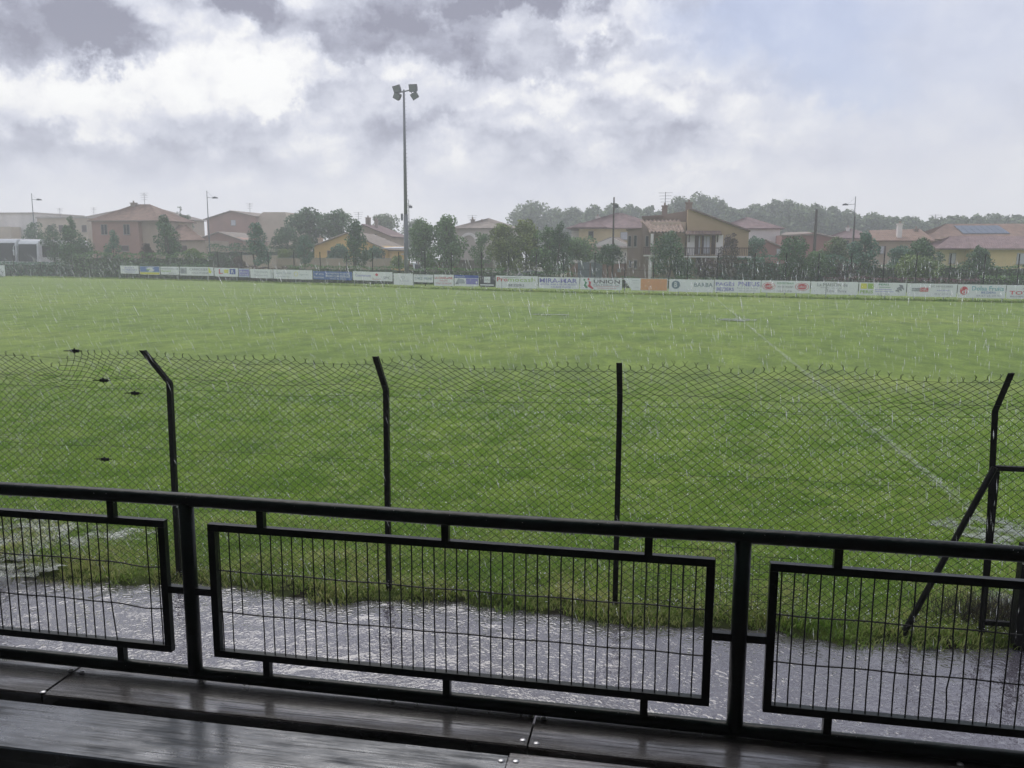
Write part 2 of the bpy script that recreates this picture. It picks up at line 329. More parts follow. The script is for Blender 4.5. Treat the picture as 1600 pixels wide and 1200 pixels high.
def blade_mat(name, c1, c2, c3):
    mt = bpy.data.materials.new(name); mt.use_nodes = True; t = mt.node_tree; l = t.links; b = t.nodes['Principled BSDF']
    g = t.nodes.new('ShaderNodeNewGeometry'); oi = t.nodes.new('ShaderNodeObjectInfo')
    n = t.nodes.new('ShaderNodeTexNoise'); n.inputs['Scale'].default_value = .9; n.inputs['Detail'].default_value = 5; l.new(g.outputs['Position'], n.inputs['Vector'])
    a = t.nodes.new('ShaderNodeMath'); a.operation = 'MULTIPLY_ADD'; l.new(g.outputs['Random Per Island'], a.inputs[0]); a.inputs[1].default_value = .45
    c = t.nodes.new('ShaderNodeMath'); c.operation = 'SUBTRACT'; l.new(n.outputs[0], c.inputs[0]); c.inputs[1].default_value = .22; l.new(c.outputs[0], a.inputs[2])
    r = t.nodes.new('ShaderNodeValToRGB'); l.new(a.outputs[0], r.inputs[0]); e = r.color_ramp.elements
    e[0].position, e[0].color = .25, (*c1, 1); e[1].position, e[1].color = .76, (*c3, 1); q = e.new(.52); q.color = (*c2, 1)
    l.new(r.outputs[0], b.inputs['Base Color']); b.inputs['Roughness'].default_value = .42; b.inputs['Specular IOR Level'].default_value = .5
    tr = t.nodes.new('ShaderNodeBsdfTranslucent'); l.new(r.outputs[0], tr.inputs[0]); ms = t.nodes.new('ShaderNodeMixShader'); ms.inputs[0].default_value = .5
    l.new(b.outputs[0], ms.inputs[1]); l.new(tr.outputs[0], ms.inputs[2]); l.new(ms.outputs[0], t.nodes['Material Output'].inputs[0])
    return mt
M_bl = blade_mat('grass_blade', (.17, .32, .035), (.27, .44, .055), (.42, .55, .12))
M_bv = blade_mat('verge_blade', (.13, .25, .035), (.25, .38, .065), (.52, .52, .22))
scatter('verge_grass', 'verge_density', 420, blade_clump(22, .06, .064, .0042, 1.0, 1), M_bv, .45, 1.25, 'rough wet grass growing along the puddle edge', 3)
scatter('pitch_grass', 'near_density', 230, blade_clump(30, .085, .040, .0036, .8, 2), M_bl, .6, 1.3, 'short green turf just beyond the chain-link fence', 5)

# painted line across the pitch, washed thin by the rain
M_line = bpy.data.materials.new('worn_line_paint'); M_line.use_nodes = True
t = M_line.node_tree; b = t.nodes['Principled BSDF']; b.inputs['Base Color'].default_value = (.42, .47, .37, 1); b.inputs['Roughness'].default_value = .8
ge = t.nodes.new('ShaderNodeNewGeometry'); nz_ = t.nodes.new('ShaderNodeTexNoise'); nz_.inputs['Scale'].default_value = 7; nz_.inputs['Detail'].default_value = 7; nz_.inputs['Roughness'].default_value = .75
t.links.new(ge.outputs['Position'], nz_.inputs['Vector']); mr_ = t.nodes.new('ShaderNodeMapRange'); t.links.new(nz_.outputs[0], mr_.inputs[0])
mr_.inputs[1].default_value = .42; mr_.inputs[2].default_value = .72; mr_.inputs[4].default_value = .65; t.links.new(mr_.outputs[0], b.inputs['Alpha'])
structure(MB().add([(3.86, 10.8, .125), (3.99, 10.8, .125), (3.86, 67, .125), (3.74, 67, .125)], [(0, 1, 2, 3)]).build('pitch_marking', M_line))

# flooded path
def water_mat(name, col, col2, ripple, rough, alpha=1.0, rscale=9.0):
    mt = bpy.data.materials.new(name); mt.use_nodes = True; t = mt.node_tree; l = t.links; b = t.nodes['Principled BSDF']
    g = t.nodes.new('ShaderNodeNewGeometry')
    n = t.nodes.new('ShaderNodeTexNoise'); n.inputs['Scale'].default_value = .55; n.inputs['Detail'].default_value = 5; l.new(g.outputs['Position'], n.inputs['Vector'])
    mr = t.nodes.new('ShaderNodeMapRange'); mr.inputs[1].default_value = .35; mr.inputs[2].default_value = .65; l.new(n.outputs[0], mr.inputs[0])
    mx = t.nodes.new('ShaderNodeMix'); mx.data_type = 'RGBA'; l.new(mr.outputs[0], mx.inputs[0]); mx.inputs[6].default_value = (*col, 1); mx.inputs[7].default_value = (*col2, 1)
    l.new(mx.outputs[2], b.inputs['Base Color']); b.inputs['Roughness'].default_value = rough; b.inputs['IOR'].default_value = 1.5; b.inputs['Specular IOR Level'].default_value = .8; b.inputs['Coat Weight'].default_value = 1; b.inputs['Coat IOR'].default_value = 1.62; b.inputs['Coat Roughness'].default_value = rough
    # ring ripples where drops strike, over fine chop
    hs = None
    for sc, amp in ((rscale, 1.0), (rscale*1.9, .5), (rscale*3.3, .15)):
        v = t.nodes.new('ShaderNodeTexVoronoi'); v.inputs['Scale'].default_value = sc; l.new(g.outputs['Position'], v.inputs['Vector'])
        s = t.nodes.new('ShaderNodeMath'); s.operation = 'MULTIPLY'; l.new(v.outputs['Distance'], s.inputs[0]); s.inputs[1].default_value = 17
        c = t.nodes.new('ShaderNodeMath'); c.operation = 'SINE'; l.new(s.outputs[0], c.inputs[0])
        dk = t.nodes.new('ShaderNodeMapRange'); l.new(v.outputs['Distance'], dk.inputs[0]); dk.inputs[1].default_value = 0; dk.inputs[2].default_value = .6; dk.inputs[3].default_value = amp; dk.inputs[4].default_value = .1*amp
        mm = t.nodes.new('ShaderNodeMath'); mm.operation = 'MULTIPLY'; l.new(c.outputs[0], mm.inputs[0]); l.new(dk.outputs[0], mm.inputs[1])
        if hs is None: hs = mm.outputs[0]
        else: ad = t.nodes.new('ShaderNodeMath'); l.new(hs, ad.inputs[0]); l.new(mm.outputs[0], ad.inputs[1]); hs = ad.outputs[0]
    n3 = t.nodes.new('ShaderNodeTexNoise'); n3.inputs['Scale'].default_value = 11; n3.inputs['Detail'].default_value = 4; n3.inputs['Roughness'].default_value = .55; l.new(g.outputs['Position'], n3.inputs['Vector'])
    ad = t.nodes.new('ShaderNodeMath'); ad.operation = 'MULTIPLY_ADD'; l.new(n3.outputs[0], ad.inputs[0]); ad.inputs[1].default_value = 3.2; l.new(hs, ad.inputs[2])
    bp = t.nodes.new('ShaderNodeBump'); bp.inputs['Strength'].default_value = ripple; bp.inputs['Distance'].default_value = .011; l.new(ad.outputs[0], bp.inputs['Height']); l.new(bp.outputs[0], b.inputs['Normal']); l.new(bp.outputs[0], b.inputs['Coat Normal'])
    if alpha < 1:
        na_ = t.nodes.new('ShaderNodeTexNoise'); na_.inputs['Scale'].default_value = 5; na_.inputs['Detail'].default_value = 6; l.new(g.outputs['Position'], na_.inputs['Vector'])
        ma_ = t.nodes.new('ShaderNodeMapRange'); ma_.inputs[1].default_value = .4; ma_.inputs[2].default_value = .6; ma_.inputs[3].default_value = 0; ma_.inputs[4].default_value = alpha; l.new(na_.outputs[0], ma_.inputs[0]); l.new(ma_.outputs[0], b.inputs['Alpha'])
    return mt
M_water = water_mat('rain_beaten_water', (.080, .072, .080), (.125, .118, .142), .24, .07)  # base colour tinted lavender, standing in for sky reflected in the water
wx = np.arange(-12, 9.01, .06); wy = np.arange(3.44, 7.6, .06)
gx, gy = np.meshgrid(wx, wy); gz = np.zeros_like(gx)
for k in range(1500):        # dimples and little rims left by drops
    cx, cy, rr, hh = rng.uniform(-8, 6), rng.uniform(3.5, 7.4), rng.uniform(.04, .13), rng.uniform(.002, .007)
    i0, i1 = np.searchsorted(wx, [cx-rr*2, cx+rr*2]); j0, j1 = np.searchsorted(wy, [cy-rr*2, cy+rr*2])
    dd = np.hypot(gx[j0:j1, i0:i1]-cx, gy[j0:j1, i0:i1]-cy)/rr
    gz[j0:j1, i0:i1] += hh*(np.exp(-(dd-1)**2*6)-np.exp(-dd**2*6))
nxx = len(wx); V = np.stack([gx.ravel(), gy.ravel(), gz.ravel()], 1)
ii, jj = np.meshgrid(np.arange(nxx-1), np.arange(len(wy)-1)); q0 = (jj*nxx+ii).ravel()
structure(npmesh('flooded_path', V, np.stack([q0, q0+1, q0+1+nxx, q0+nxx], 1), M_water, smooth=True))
def puddle(cx, cy, rx, ry, z, name='puddle', seed=0, mtl=None):
    pts = []
    for k in range(64):
        a = 2*math.pi*k/64; q = 1+.45*mnoise.noise(Vector((math.cos(a)*1.6+seed, math.sin(a)*1.6, seed)))+.2*mnoise.noise(Vector((math.cos(a)*5+seed, math.sin(a)*5, seed)))
        pts.append((cx+rx*q*math.cos(a), cy+ry*q*math.sin(a), z))
    return structure(MB().add([(cx, cy, z)]+pts, [(0, 1+k, 1+(k+1) % 64) for k in range(64)]).build(name, mtl or M_pud))
M_pud = water_mat('turf_puddle_water', (.12, .15, .10), (.17, .20, .14), .5, .12, .85)
for px_, py_, rx_, ry_, zz_, sd_ in ((20, 835, 1.7, .62, .105, 3), (-30, 872, 1.3, .42, .103, 4), (1560, 828, .75, .45, .105, 5), (1590, 938, .5, .22, .105, 6), (1150, 500, .9, .9, .12, 8), (865, 492, 1.0, .4, .12, 11)):
    p = ground(px_, py_, .1); puddle(p.x, p.y, rx_, ry_, zz_, seed=sd_)

# ------------------------------------------------------------ grandstand round the camera (roof, back wall, tiers)
M_conc = mat('stand_concrete', (.055, .055, .055), .85, .3, 2, .4, 30)
M_dark = mat('stand_dark_boards', (.03, .03, .03), .8, .3, 2)
g = MB(); 
for k, (y0, y1, z) in enumerate(((2.35, 3.40, .80), (1.35, 2.347, 1.2), (.35, 1.347, 1.6), (-.65, .347, 1.95), (-1.65, -.653, 2.35), (-5, -1.653, 2.75))): g.box(-16, y0, -.3, 12, y1, z)
structure(g.build('stand_terrace', M_conc))
structure(MB().box(-16, -5.3, -.3, 12, -5.003, 6.5).build('stand_back_wall', M_dark))
structure(MB().prism_x([(-5.3, 6.503), (3.05, 5.9), (3.05, 6.05), (-5.3, 6.66)], -16, 12).build('stand_roof', M_dark))
structure(MB().box(-16.3, -5.3, -.3, -16.003, 2.2, 6.3).build('stand_side_wall', M_dark))
structure(MB().box(12.003, -5.3, -.3, 12.3, 2.2, 6.3).build('stand_side_wall', M_dark))

# planks
def plank_mat(name, c1, c2, rough):
    mt = bpy.data.materials.new(name); mt.use_nodes = True; t = mt.node_tree; l = t.links; b = t.nodes['Principled BSDF']
    co = t.nodes.new('ShaderNodeNewGeometry')
    def nz(scale, mul, det=6, ro=.6):
        mp = t.nodes.new('ShaderNodeMapping'); mp.inputs['Scale'].default_value = mul; l.new(co.outputs['Position'], mp.inputs[0])
        n = t.nodes.new('ShaderNodeTexNoise'); n.inputs['Scale'].default_value = scale; n.inputs['Detail'].default_value = det; n.inputs['Roughness'].default_value = ro; l.new(mp.outputs[0], n.inputs['Vector']); return n.outputs[0]
    gr = nz(9, (.22, 8, 1), 9, .78); wr = nz(2.2, (1, 3, 1), 6, .65)
    r = t.nodes.new('ShaderNodeValToRGB'); l.new(gr, r.inputs[0]); e = r.color_ramp.elements; e[0].position, e[0].color = .40, (*c1, 1); e[1].position, e[1].color = .62, (*c2, 1)
    l.new(r.outputs[0], b.inputs['Base Color']); cw = t.nodes.new('ShaderNodeMapRange'); l.new(gr, cw.inputs[0]); cw.inputs[1].default_value = .41; cw.inputs[2].default_value = .5; cw.inputs[3].default_value = .05; cw.inputs[4].default_value = 1; cw2 = t.nodes.new('ShaderNodeMapRange'); l.new(wr, cw2.inputs[0]); cw2.inputs[1].default_value = .42; cw2.inputs[2].default_value = .62; cw2.inputs[3].default_value = 1; cw2.inputs[4].default_value = .25; cm = t.nodes.new('ShaderNodeMath'); cm.operation = 'MULTIPLY'; l.new(cw.outputs[0], cm.inputs[0]); l.new(cw2.outputs[0], cm.inputs[1]); l.new(cm.outputs[0], b.inputs['Coat Weight'])
    rr = t.nodes.new('ShaderNodeMapRange'); l.new(wr, rr.inputs[0]); rr.inputs[1].default_value = .40; rr.inputs[2].default_value = .62; rr.inputs[3].default_value = rough*.25; rr.inputs[4].default_value = rough
    l.new(rr.outputs[0], b.inputs['Roughness']); b.inputs['Specular IOR Level'].default_value = .4
    
    rc = t.nodes.new('ShaderNodeMapRange'); l.new(wr, rc.inputs[0]); rc.inputs[1].default_value = .42; rc.inputs[2].default_value = .6; rc.inputs[3].default_value = .02; rc.inputs[4].default_value = rough*.3; l.new(rc.outputs[0], b.inputs['Coat Roughness'])
    bp = t.nodes.new('ShaderNodeBump'); bp.inputs['Strength'].default_value = .8; bp.inputs['Distance'].default_value = .004; l.new(gr, bp.inputs['Height'])
    n4 = nz(22, (1, 2.2, 1), 4, .5); b2 = t.nodes.new('ShaderNodeBump'); b2.inputs['Strength'].default_value = .25; b2.inputs['Distance'].default_value = .004; l.new(n4, b2.inputs['Height']); l.new(bp.outputs[0], b2.inputs['Normal'])
    l.new(b2.outputs[0], b.inputs['Normal']); b3 = t.nodes.new('ShaderNodeBump'); b3.inputs['Strength'].default_value = .07; b3.inputs['Distance'].default_value = .004; l.new(nz(16, (.6, 2.5, 1), 5, .6), b3.inputs['Height']); l.new(b3.outputs[0], b.inputs['Coat Normal']); b.inputs['Coat IOR'].default_value = 2.25; b4 = t.nodes.new('ShaderNodeBump'); b4.inputs['Strength'].default_value = .18; b4.inputs['Distance'].default_value = .003; l.new(gr, b4.inputs['Height']); l.new(b3.outputs[0], b4.inputs['Normal']); l.new(b4.outputs[0], b.inputs['Coat Normal'])
    return mt
M_p1 = plank_mat('weathered_plank', (.011, .010, .010), (.062, .056, .056), .26)
M_p2 = plank_mat('painted_grey_plank', (.018, .023, .030), (.052, .066, .088), .7)
M_p3 = plank_mat('bare_wood_plank', (.03, .024, .022), (.09, .07, .07), .4)
M_bolt = mat('bolt_zinc', (.55, .55, .56), .3, .2, 30, metal=.9)
ZP = 1.335
def plank(x0, x1, y0, y1, ztop, mt, label, bolts, dz=0, group='wooden planks along the front of the stand', slant=0.0):
    t_ = thing('bench_plank', label, 'plank', ((x0+x1)/2, (y0+y1)/2, ztop-.055), group)
    n = 40; b_ = MB(); vs = []; 
    for i in range(n+1):
        x = x0+(x1-x0)*i/n; w1 = .003*mnoise.noise(Vector((x*3, y0*9, 1))); w2 = .003*mnoise.noise(Vector((x*3, y1*9, 2))); zz = ztop+.003*mnoise.noise(Vector((x*1.2, y0, 4)))
        xo = slant*(1 if i == n else 0)
        vs += [(x, y0+w1, ztop-.055), (x, y0+w1, zz-.006), (x, y0+.006+w1, zz), (x+xo, y1-.006+w2, zz), (x+xo, y1+w2, zz-.006), (x+xo, y1+w2, ztop-.055)]
    fs = []
    for i in range(n):
        for k in range(6): a, c = i*6+k, i*6+(k+1) % 6; fs.append((a, c, c+6, a+6))
    fs += [tuple(range(5, -1, -1)), tuple(n*6+k for k in range(6))]
    b_.add(vs, fs); b_.build('board', mt, t_)
    for (px, py) in bolts:
        q = ground(px, py, ztop+.004); h = MB().ball((q.x, q.y, ztop+.0005), .014, 12, .35); h.build('bolt', M_bolt, t_, True)
    return t_
gA = ground(98, 1062, ZP).x; gB = ground(831, 1140, ZP).x
plank(-6.5, gA-.004, 3.065, 3.346, ZP+.004, M_p1, 'wet weathered plank under the railing, left of the left joint', [(111, 1046), (67, 1080)])
plank(gA+.004, gB-.004, 3.065, 3.346, ZP, M_p1, 'long wet plank under the railing between the two joints', [(128, 1049), (829, 1118), (817, 1155)])
plank(gB+.004, 5.5, 3.065, 3.346, ZP-.003, M_p1, 'cracked wet plank under the railing, right of the middle joint', [(850, 1121), (838, 1160), (1500, 1192)])
gC = ground(793, 1188, ZP).x
plank(-6.5, gC-.003, 2.678, 2.998, ZP, M_p2, 'grey painted wet plank in the left foreground', [(783, 1187)])
plank(gC+.003, 5.5, 2.678, 3.012, ZP+.004, M_p3, 'pale bare wood plank in the right foreground corner', [(806, 1188)])
M_blk = mat('bearer_black_steel', (.02, .02, .02), .6, .2, 4)
for k, x in enumerate((-4.4, gA, gB, 2.0)):
    bb = MB().box(x-.03, 2.66, .80, x+.03, 3.33, ZP-.057); o = bb.build('plank_bearer', M_blk)
    tag(o, ['black steel bearer under the planks at the far left', 'black steel bearer under the planks below the left joint', 'black steel bearer under the planks below the middle joint', 'black steel bearer under the planks at the right'][k], 'bearer', 'bearers under the planks')

# ------------------------------------------------------------ front railing
YR = 3.30
M_rail = mat('railing_green_black_paint', (.005, .013, .012), .3, .5, 9, .15, 30, col2=(.002, .003, .003), spec=.22)
M_wire = mat('railing_wire_paint', (.004, .005, .005), .5, .3, 20)
M_drop = bpy.data.materials.new('water_drop'); M_drop.use_nodes = True; t = M_drop.node_tree; t.nodes.clear()
gl = t.nodes.new('ShaderNodeBsdfGlass'); gl.inputs['IOR'].default_value = 1.33; gl.inputs['Roughness'].default_value = .08
df_ = t.nodes.new('ShaderNodeBsdfTranslucent'); df_.inputs[0].default_value = (.95, .96, .98, 1); nzd = t.nodes.new('ShaderNodeTexNoise'); nzd.inputs['Scale'].default_value = 30
m1 = t.nodes.new('ShaderNodeMixShader'); t.links.new(nzd.outputs[0], m1.inputs[0]); t.links.new(gl.outputs[0], m1.inputs[1]); t.links.new(df_.outputs[0], m1.inputs[2]); t.links.new(m1.outputs[0], t.nodes.new('ShaderNodeOutputMaterial').inputs[0])
zt = lambda x: 2.203 - .011*(x+2.07)/2.42 + .004*math.sin(x*2.1)
zb = lambda x: 1.378 - .014*(x+2.07)/2.42
rail = thing('front_railing', 'black green tubular steel railing with wire infill panels along the stand front', 'railing', (-.86, YR, 1.35))
xr = [x for x in np.linspace(-4.6, 2.9, 26)]
MB().tube([(x, YR, zt(x)) for x in xr], .031, 20).build('top_rail', M_rail, rail, True)
MB().tube([(x, YR, zb(x)) for x in xr], .030, 20).build('bottom_rail', M_rail, rail, True)
posts = [-4.49, -2.073, .347, 2.767]
for x in posts: MB().tube([(x, YR, zb(x)), (x, YR, zt(x)-.012)], .033, 20).build('post', M_rail, rail, True); MB().tube([(x, YR+.01, zb(x)), (x, 3.53, 1.235), (x, 3.53, .2)], .018, 8).tube([(x, 3.53, .9), (x, 3.395, .9)], .018, 8).build('support_leg', M_rail, rail)
def bar(bm, a, b_, s):
    """square bar between two points in the railing plane"""
    a = Vector(a); b_ = Vector(b_); d = (b_-a).normalized(); n = Vector((0, 1, 0)); q = d.cross(n).normalized()
    vs = [p+q*s*i+n*s*j for p in (a, b_) for i, j in ((-1, -1), (1, -1), (1, 1), (-1, 1))]
    return bm.add(vs, [(0, 1, 2, 3), (7, 6, 5, 4), (0, 4, 5, 1), (1, 5, 6, 2), (2, 6, 7, 3), (3, 7, 4, 0)])
HB = .0165
for pi in range(3):
    xa, xb = posts[pi], posts[pi+1]
    x0 = xa+.106; x1 = xb-.106                    # frame outer edges
    o0 = (x0+HB, x1-HB); ZT = lambda x: zt(x)-.118; ZB = lambda x: zb(x)+.112
    fr = MB()
    bar(fr, (x0, YR, ZT(x0)), (x1, YR, ZT(x1)), HB); bar(fr, (x0, YR, ZB(x0)), (x1, YR, ZB(x1)), HB)
    bar(fr, (x0+HB, YR-.0005, ZB(x0)+HB), (x0+HB, YR-.0005, ZT(x0)-HB), HB); bar(fr, (x1-HB, YR-.0005, ZB(x1)+HB), (x1-HB, YR-.0005, ZT(x1)-HB), HB)
    f_ = fr.build('panel_frame', M_rail, rail, bevel=.002)
    for fx in (.115, .495, .88):                   # short stubs that hold the frame
        x = x0+(x1-x0)*fx
        MB().box(x-.016, YR-.016, ZT(x)+HB-.001, x+.016, YR+.016, zt(x)-.022).build('stub', M_rail, rail)
        MB().box(x-.016, YR-.016, zb(x)+.022, x+.016, YR+.016, ZB(x)-HB+.001).build('stub', M_rail, rail)
    zm = lambda x: (zt(x)+zb(x))/2-.012
    MB().box(xa+.028, YR-.015, zm(xa)-.016, x0+.001, YR+.015, zm(xa)+.016).build('stub', M_rail, rail)
    MB().box(x1-.001, YR-.015, zm(xb)-.016, xb-.028, YR+.015, zm(xb)+.016).build('stub', M_rail, rail)
    # infill wires
    zf = lambda x, t_: ZB(x)+(ZT(x)-ZB(x))*t_
    for t_ in (.33, .665):
        pts = []
        for k in range(41):
            x = x0+HB+(x1-x0-2*HB)*k/40; dz = .002*math.sin(k*.9+pi)
            if pi == 0: dz -= .016*math.exp(-((x-(x1-.13))/.10)**2)
            if pi == 1 and t_ > .5: dz -= .004*math.exp(-((x-x0)/.3)**2)
            pts.append((x, YR, zf(x, t_)+dz))
        MB().tube(pts, .0035, 6).build('horizontal_wire', M_wire, f_)
    step = .0497; n = int((x1-x0-.06)/step)
    for k in range(n+1):
        x = x0+.047+k*step if pi != 0 else x1-.047-k*step
        if pi == 0 and k in (2, 3, 4): continue
        if pi == 1 and k == 3: continue
        if x > x1-.03 or x < x0+.03: continue
        bow = [0]*9; lo, hi = 0.0, 1.0
        if pi == 0 and k == 5: bow = [.014, .007, 0, -.006, -.008, -.006, -.002, .001, .004]
        elif pi == 2 and k == 13: bow = [0, 0, -.006, .004, .006, 0, 0, 0, 0]
        else: bow = [.0012*math.sin(k*3.1+j*1.3)*(1 if 0 < j < 8 else 0) for j in range(9)]
        if pi == 1 and k == 2: lo = .32
        MB().tube([(x+bow[j]*(1), YR-.0045, zf(x, lo+(hi-lo)*j/8)) for j in range(9)], .0031, 6).build('vertical_wire', M_wire, f_)
    # an extra wire hugging the frame edge
    for x in ((x1-.025,) if pi == 0 else (x0+.026,)) + ((x1-.030,) if pi == 1 else ()):
        MB().tube([(x, YR-.0045, zf(x, 0)), (x, YR-.0045, zf(x, 1))], .0023, 6).build('vertical_wire', M_wire, f_)
dr = MB()
for k in range(150):
    x = random.uniform(-3.2, 1.75); rr = random.uniform(.0028, .0052)
    s_ = random.choice((0, 0, 0, 0, 1, 2))
    if s_ == 0: z = zt(x)-.0325
    elif s_ == 1: z = zb(x)-.0315
    else: z = zb(x)+.112-HB-.002
    dr.ball((x, YR-.006, z), rr, 6, 1.3)
for k in range(150):
    x = random.uniform(-3.2, 1.75); a = random.uniform(-.9, 1.2); z0 = random.choice((zt(x), zt(x), zb(x))); dr.ball((x, YR-.031*math.sin(a), z0+.031*math.cos(a)), random.uniform(.0008, .0018), 6, .8)
stuff(dr.build('water_drops', M_drop, rail))

# ------------------------------------------------------------ chain-link fence
YF = 7.40
M_fp = mat('fence_post_steel', (.006, .006, .006), .5, .4, 12, .3, 40, spec=.15)
M_fw = mat('fence_wire_dark', (.006, .012, .005), .5, .3, 10)
M_fw2 = mat('tension_wire', (.02, .025, .018), .4, .3, 10)
fence = thing('chain_link_fence', 'dark chain-link fence on bent posts between the flooded path and the pitch', 'fence', (-1.2, YF, 0))
def prof(t_):                       # height along the mesh -> (y, z)
    if t_ <= 2.03: return YF-.0, t_
    s_ = t_-2.03; return YF-.030-s_*.62, 2.03+s_*.80
pxs = [-6.95, -4.76, -2.53, -.345, 2.79, 3.90]
tops = [(-.0, 0), (-4.86, 7.12), (-2.56, 7.12), (-.355, 7.12), (2.76, 7.12)]
def angle_iron(name, pts, wd, th, parent, mtl):
    """L-section swept along pts"""
    b_ = MB(); ring = [(-wd/2, -th/2), (wd/2, -th/2), (wd/2, wd*.9), (wd/2-th, wd*.9), (wd/2-th, th/2), (-wd/2, th/2)]
    vs = []
    for i, p in enumerate(pts):
        for (a, c) in ring: vs.append((p[0]+a, p[1]+c, p[2]))
    n = len(ring); fs = [(i*n+j, i*n+(j+1) % n, (i+1)*n+(j+1) % n, (i+1)*n+j) for i in range(len(pts)-1) for j in range(n)]
    fs += [tuple(range(n-1, -1, -1)), tuple(range((len(pts)-1)*n, len(pts)*n))]
    return b_.add(vs, fs).build(name, mtl, parent)
for k, x in enumerate(pxs):
    lean = [0, .02, .01, .0, -.06, .0][k]
    angle_iron('post', [(x, YF-.03, -.08), (x+lean*.3, YF-.03, 1.0), (x+lean, YF-.03, 2.03), (x+lean*1.2+(-.085 if k == 1 else 0), YF-.31, 2.385)], .048, .008, fence, M_fp)
def sag(x, t_):
    d = min(abs(x-p) for p in pxs); u = smooth01((t_-1.3)/1.1)
    top = .045*mnoise.noise(Vector((x*1.1, 0, 5))) + .085*mnoise.noise(Vector((x*2.6, 1, 5))*.6)
    if -6.2 < x < -5.35: top -= .10*math.exp(-((x+5.85)/.16)**2)
    dx = .05*mnoise.noise(Vector((x*1.5, t_*1.8, 3))); dy = .11*mnoise.noise(Vector((x*.9, t_*1.1, 7)))*(min(1, d*2))
    return dx, dy, top*u*min(1, d*2.2+.15)
WD = .0455; HS = .037
mv = []; mf = []
def wseg(a, b_, r):
    d = (b_-a).normalized(); p_ = Vector((0, 1, 0)); q = d.cross(p_).normalized(); k = len(mv)
    for p in (a, b_):
        for (i, j) in ((1, 0), (-.5, .87), (-.5, -.87)): mv.append(tuple(p+q*r*i+p_*r*j))
    mf.extend([(k, k+1, k+4, k+3), (k+1, k+2, k+5, k+4), (k+2, k, k+3, k+5)])
k0, k1 = int(-8.0/WD), int(4.6/WD)
for k in range(k0, k1):
    prev = None; nj = 65
    for j in range(nj):
        t_ = .03+j*HS; x = k*WD+(WD/2)*(1 if (j+k) % 2 == 0 else -1)
        dx, dy, dz = sag(x, t_); y, z = prof(t_); p = Vector((x+dx, y+dy+.003*(1 if k % 2 else -1), z+dz))
        if prev is not None: wseg(prev, p, .0025)
        prev = p
    a = prev; tip = a+Vector((random.uniform(-.012, .012), -.010, .027)); wseg(a, tip, .0024); wseg(tip, tip+Vector((random.choice((-.014, .014)), -.004, .014)), .002)
stuff(npmesh('wire_mesh', np.array(mv), np.array(mf), M_fw, fence))
# straining wires with ratchets and clinging drops
drp = MB()
for (hgt, tx, ty) in ((2.37, 118, 548), (2.10, 163, 594), (1.97, 212, 614), (1.36, 165, 717), (.87, 50, 808)):
    y, z = prof(hgt); pts = []
    for k in range(90):
        x = -8+k*.14; d = min(abs(x-p) for p in pxs); sg = .012*math.sin(k*.55+hgt*3)*min(1, d)-.02*min(1, d)*(1 if hgt > 1.5 else .3)
        pts.append((x, y-.006, z+sg))
    MB().tube(pts, .0017, 4).build('line_wire', M_fw2, fence)
    q = at(tx, ty, y); 
    kx = q.x; zz = z-.005
    rb = MB().tube([(kx-.12, y-.012, q.z-.003), (kx-.05, y-.012, q.z), (kx+.08, y-.012, q.z+.002)], [.004, .006, .004], 6)
    rb.box(kx-.035, y-.026, q.z-.014, kx+.045, y-.004, q.z+.014).tube([(kx, y-.015, q.z-.024), (kx, y-.015, q.z+.026)], .008, 8)
    rb.build('wire_tensioner', M_fp, fence)
    for k in range(90):
        i = random.randrange(len(pts)-1); u = random.random(); a = Vector(pts[i]).lerp(Vector(pts[i+1]), u); drp.ball(a-Vector((0, .002, .0035)), random.uniform(.0018, .0036), 5, 1.1)
stuff(drp.build('water_drops', M_drop, fence))
# diagonal strut by the last post
a = Vector((2.76, YF-.05, 1.56)); q = ground(1402, 1000, 0)
tag(MB().tube([a, (q.x, q.y, -.05)], .026, 8).build('fence_strut', M_fp), 'slanting steel strut leaning on the right fence post', 'strut')
# gate frame beyond the last post
gt = thing('pitch_gate', 'dark steel framed mesh gate at the right edge beside the strutted post', 'gate', (3.3, YF, 0))
gx0, gx1 = 2.775, 3.86
MB().box(gx0, YF-.02, .12, gx0+.04, YF+.02, 1.52).build('stile', M_fp, gt)
MB().box(gx1-.04, YF-.02, .12, gx1, YF+.02, 1.52).build('stile', M_fp, gt)
MB().box(gx0, YF-.022, 1.523, gx1, YF+.022, 1.563).build('rail', M_fp, gt)
MB().box(gx0+.043, YF-.02, .16, gx1-.043, YF+.02, .20).build('rail', M_fp, gt)
xg = X(1597, YF-.1, 950); MB().box(xg-.05, YF-.14, -.05, xg+.05, YF-.04, .93).build('post', M_fp, gt)
# rigid welded mesh panel leaning behind
pn = thing('welded_mesh_panel', 'loose welded wire mesh panel standing against the fence behind the right railing post', 'mesh panel', (.6, YF+.06, 0))
def wp(px, py, Y=7.46): return at(px, py, Y)
def wpoly(name, xa, xb, zfun, zlo, nvert, hz):
    for k in range(nvert):
        x = xa+(xb-xa)*k/(nvert-1); MB().tube([(x, 7.46, zlo), (x, 7.455, zfun(x))], .0024, 4, False).build('vertical_wire', M_wire, pn)
    for z in hz: MB().tube([(xa, 7.452, z), ((xa+xb)/2, 7.45, z-.006), (xb, 7.452, z)], .0024, 4, False).build('horizontal_wire', M_wire, pn)
xa, xb = wp(1002, 900).x, wp(1186, 900).x
za = lambda x: wp(1002, 838).z+(wp(1150, 862).z-wp(1002, 838).z)*(x-xa)/(wp(1150, 862).x-xa)
wpoly('a', xa, xb, za, .06, 20, (.14, .26, .40, .52, .66, .75))
xc, xd = xb-.03, wp(1256, 900).x
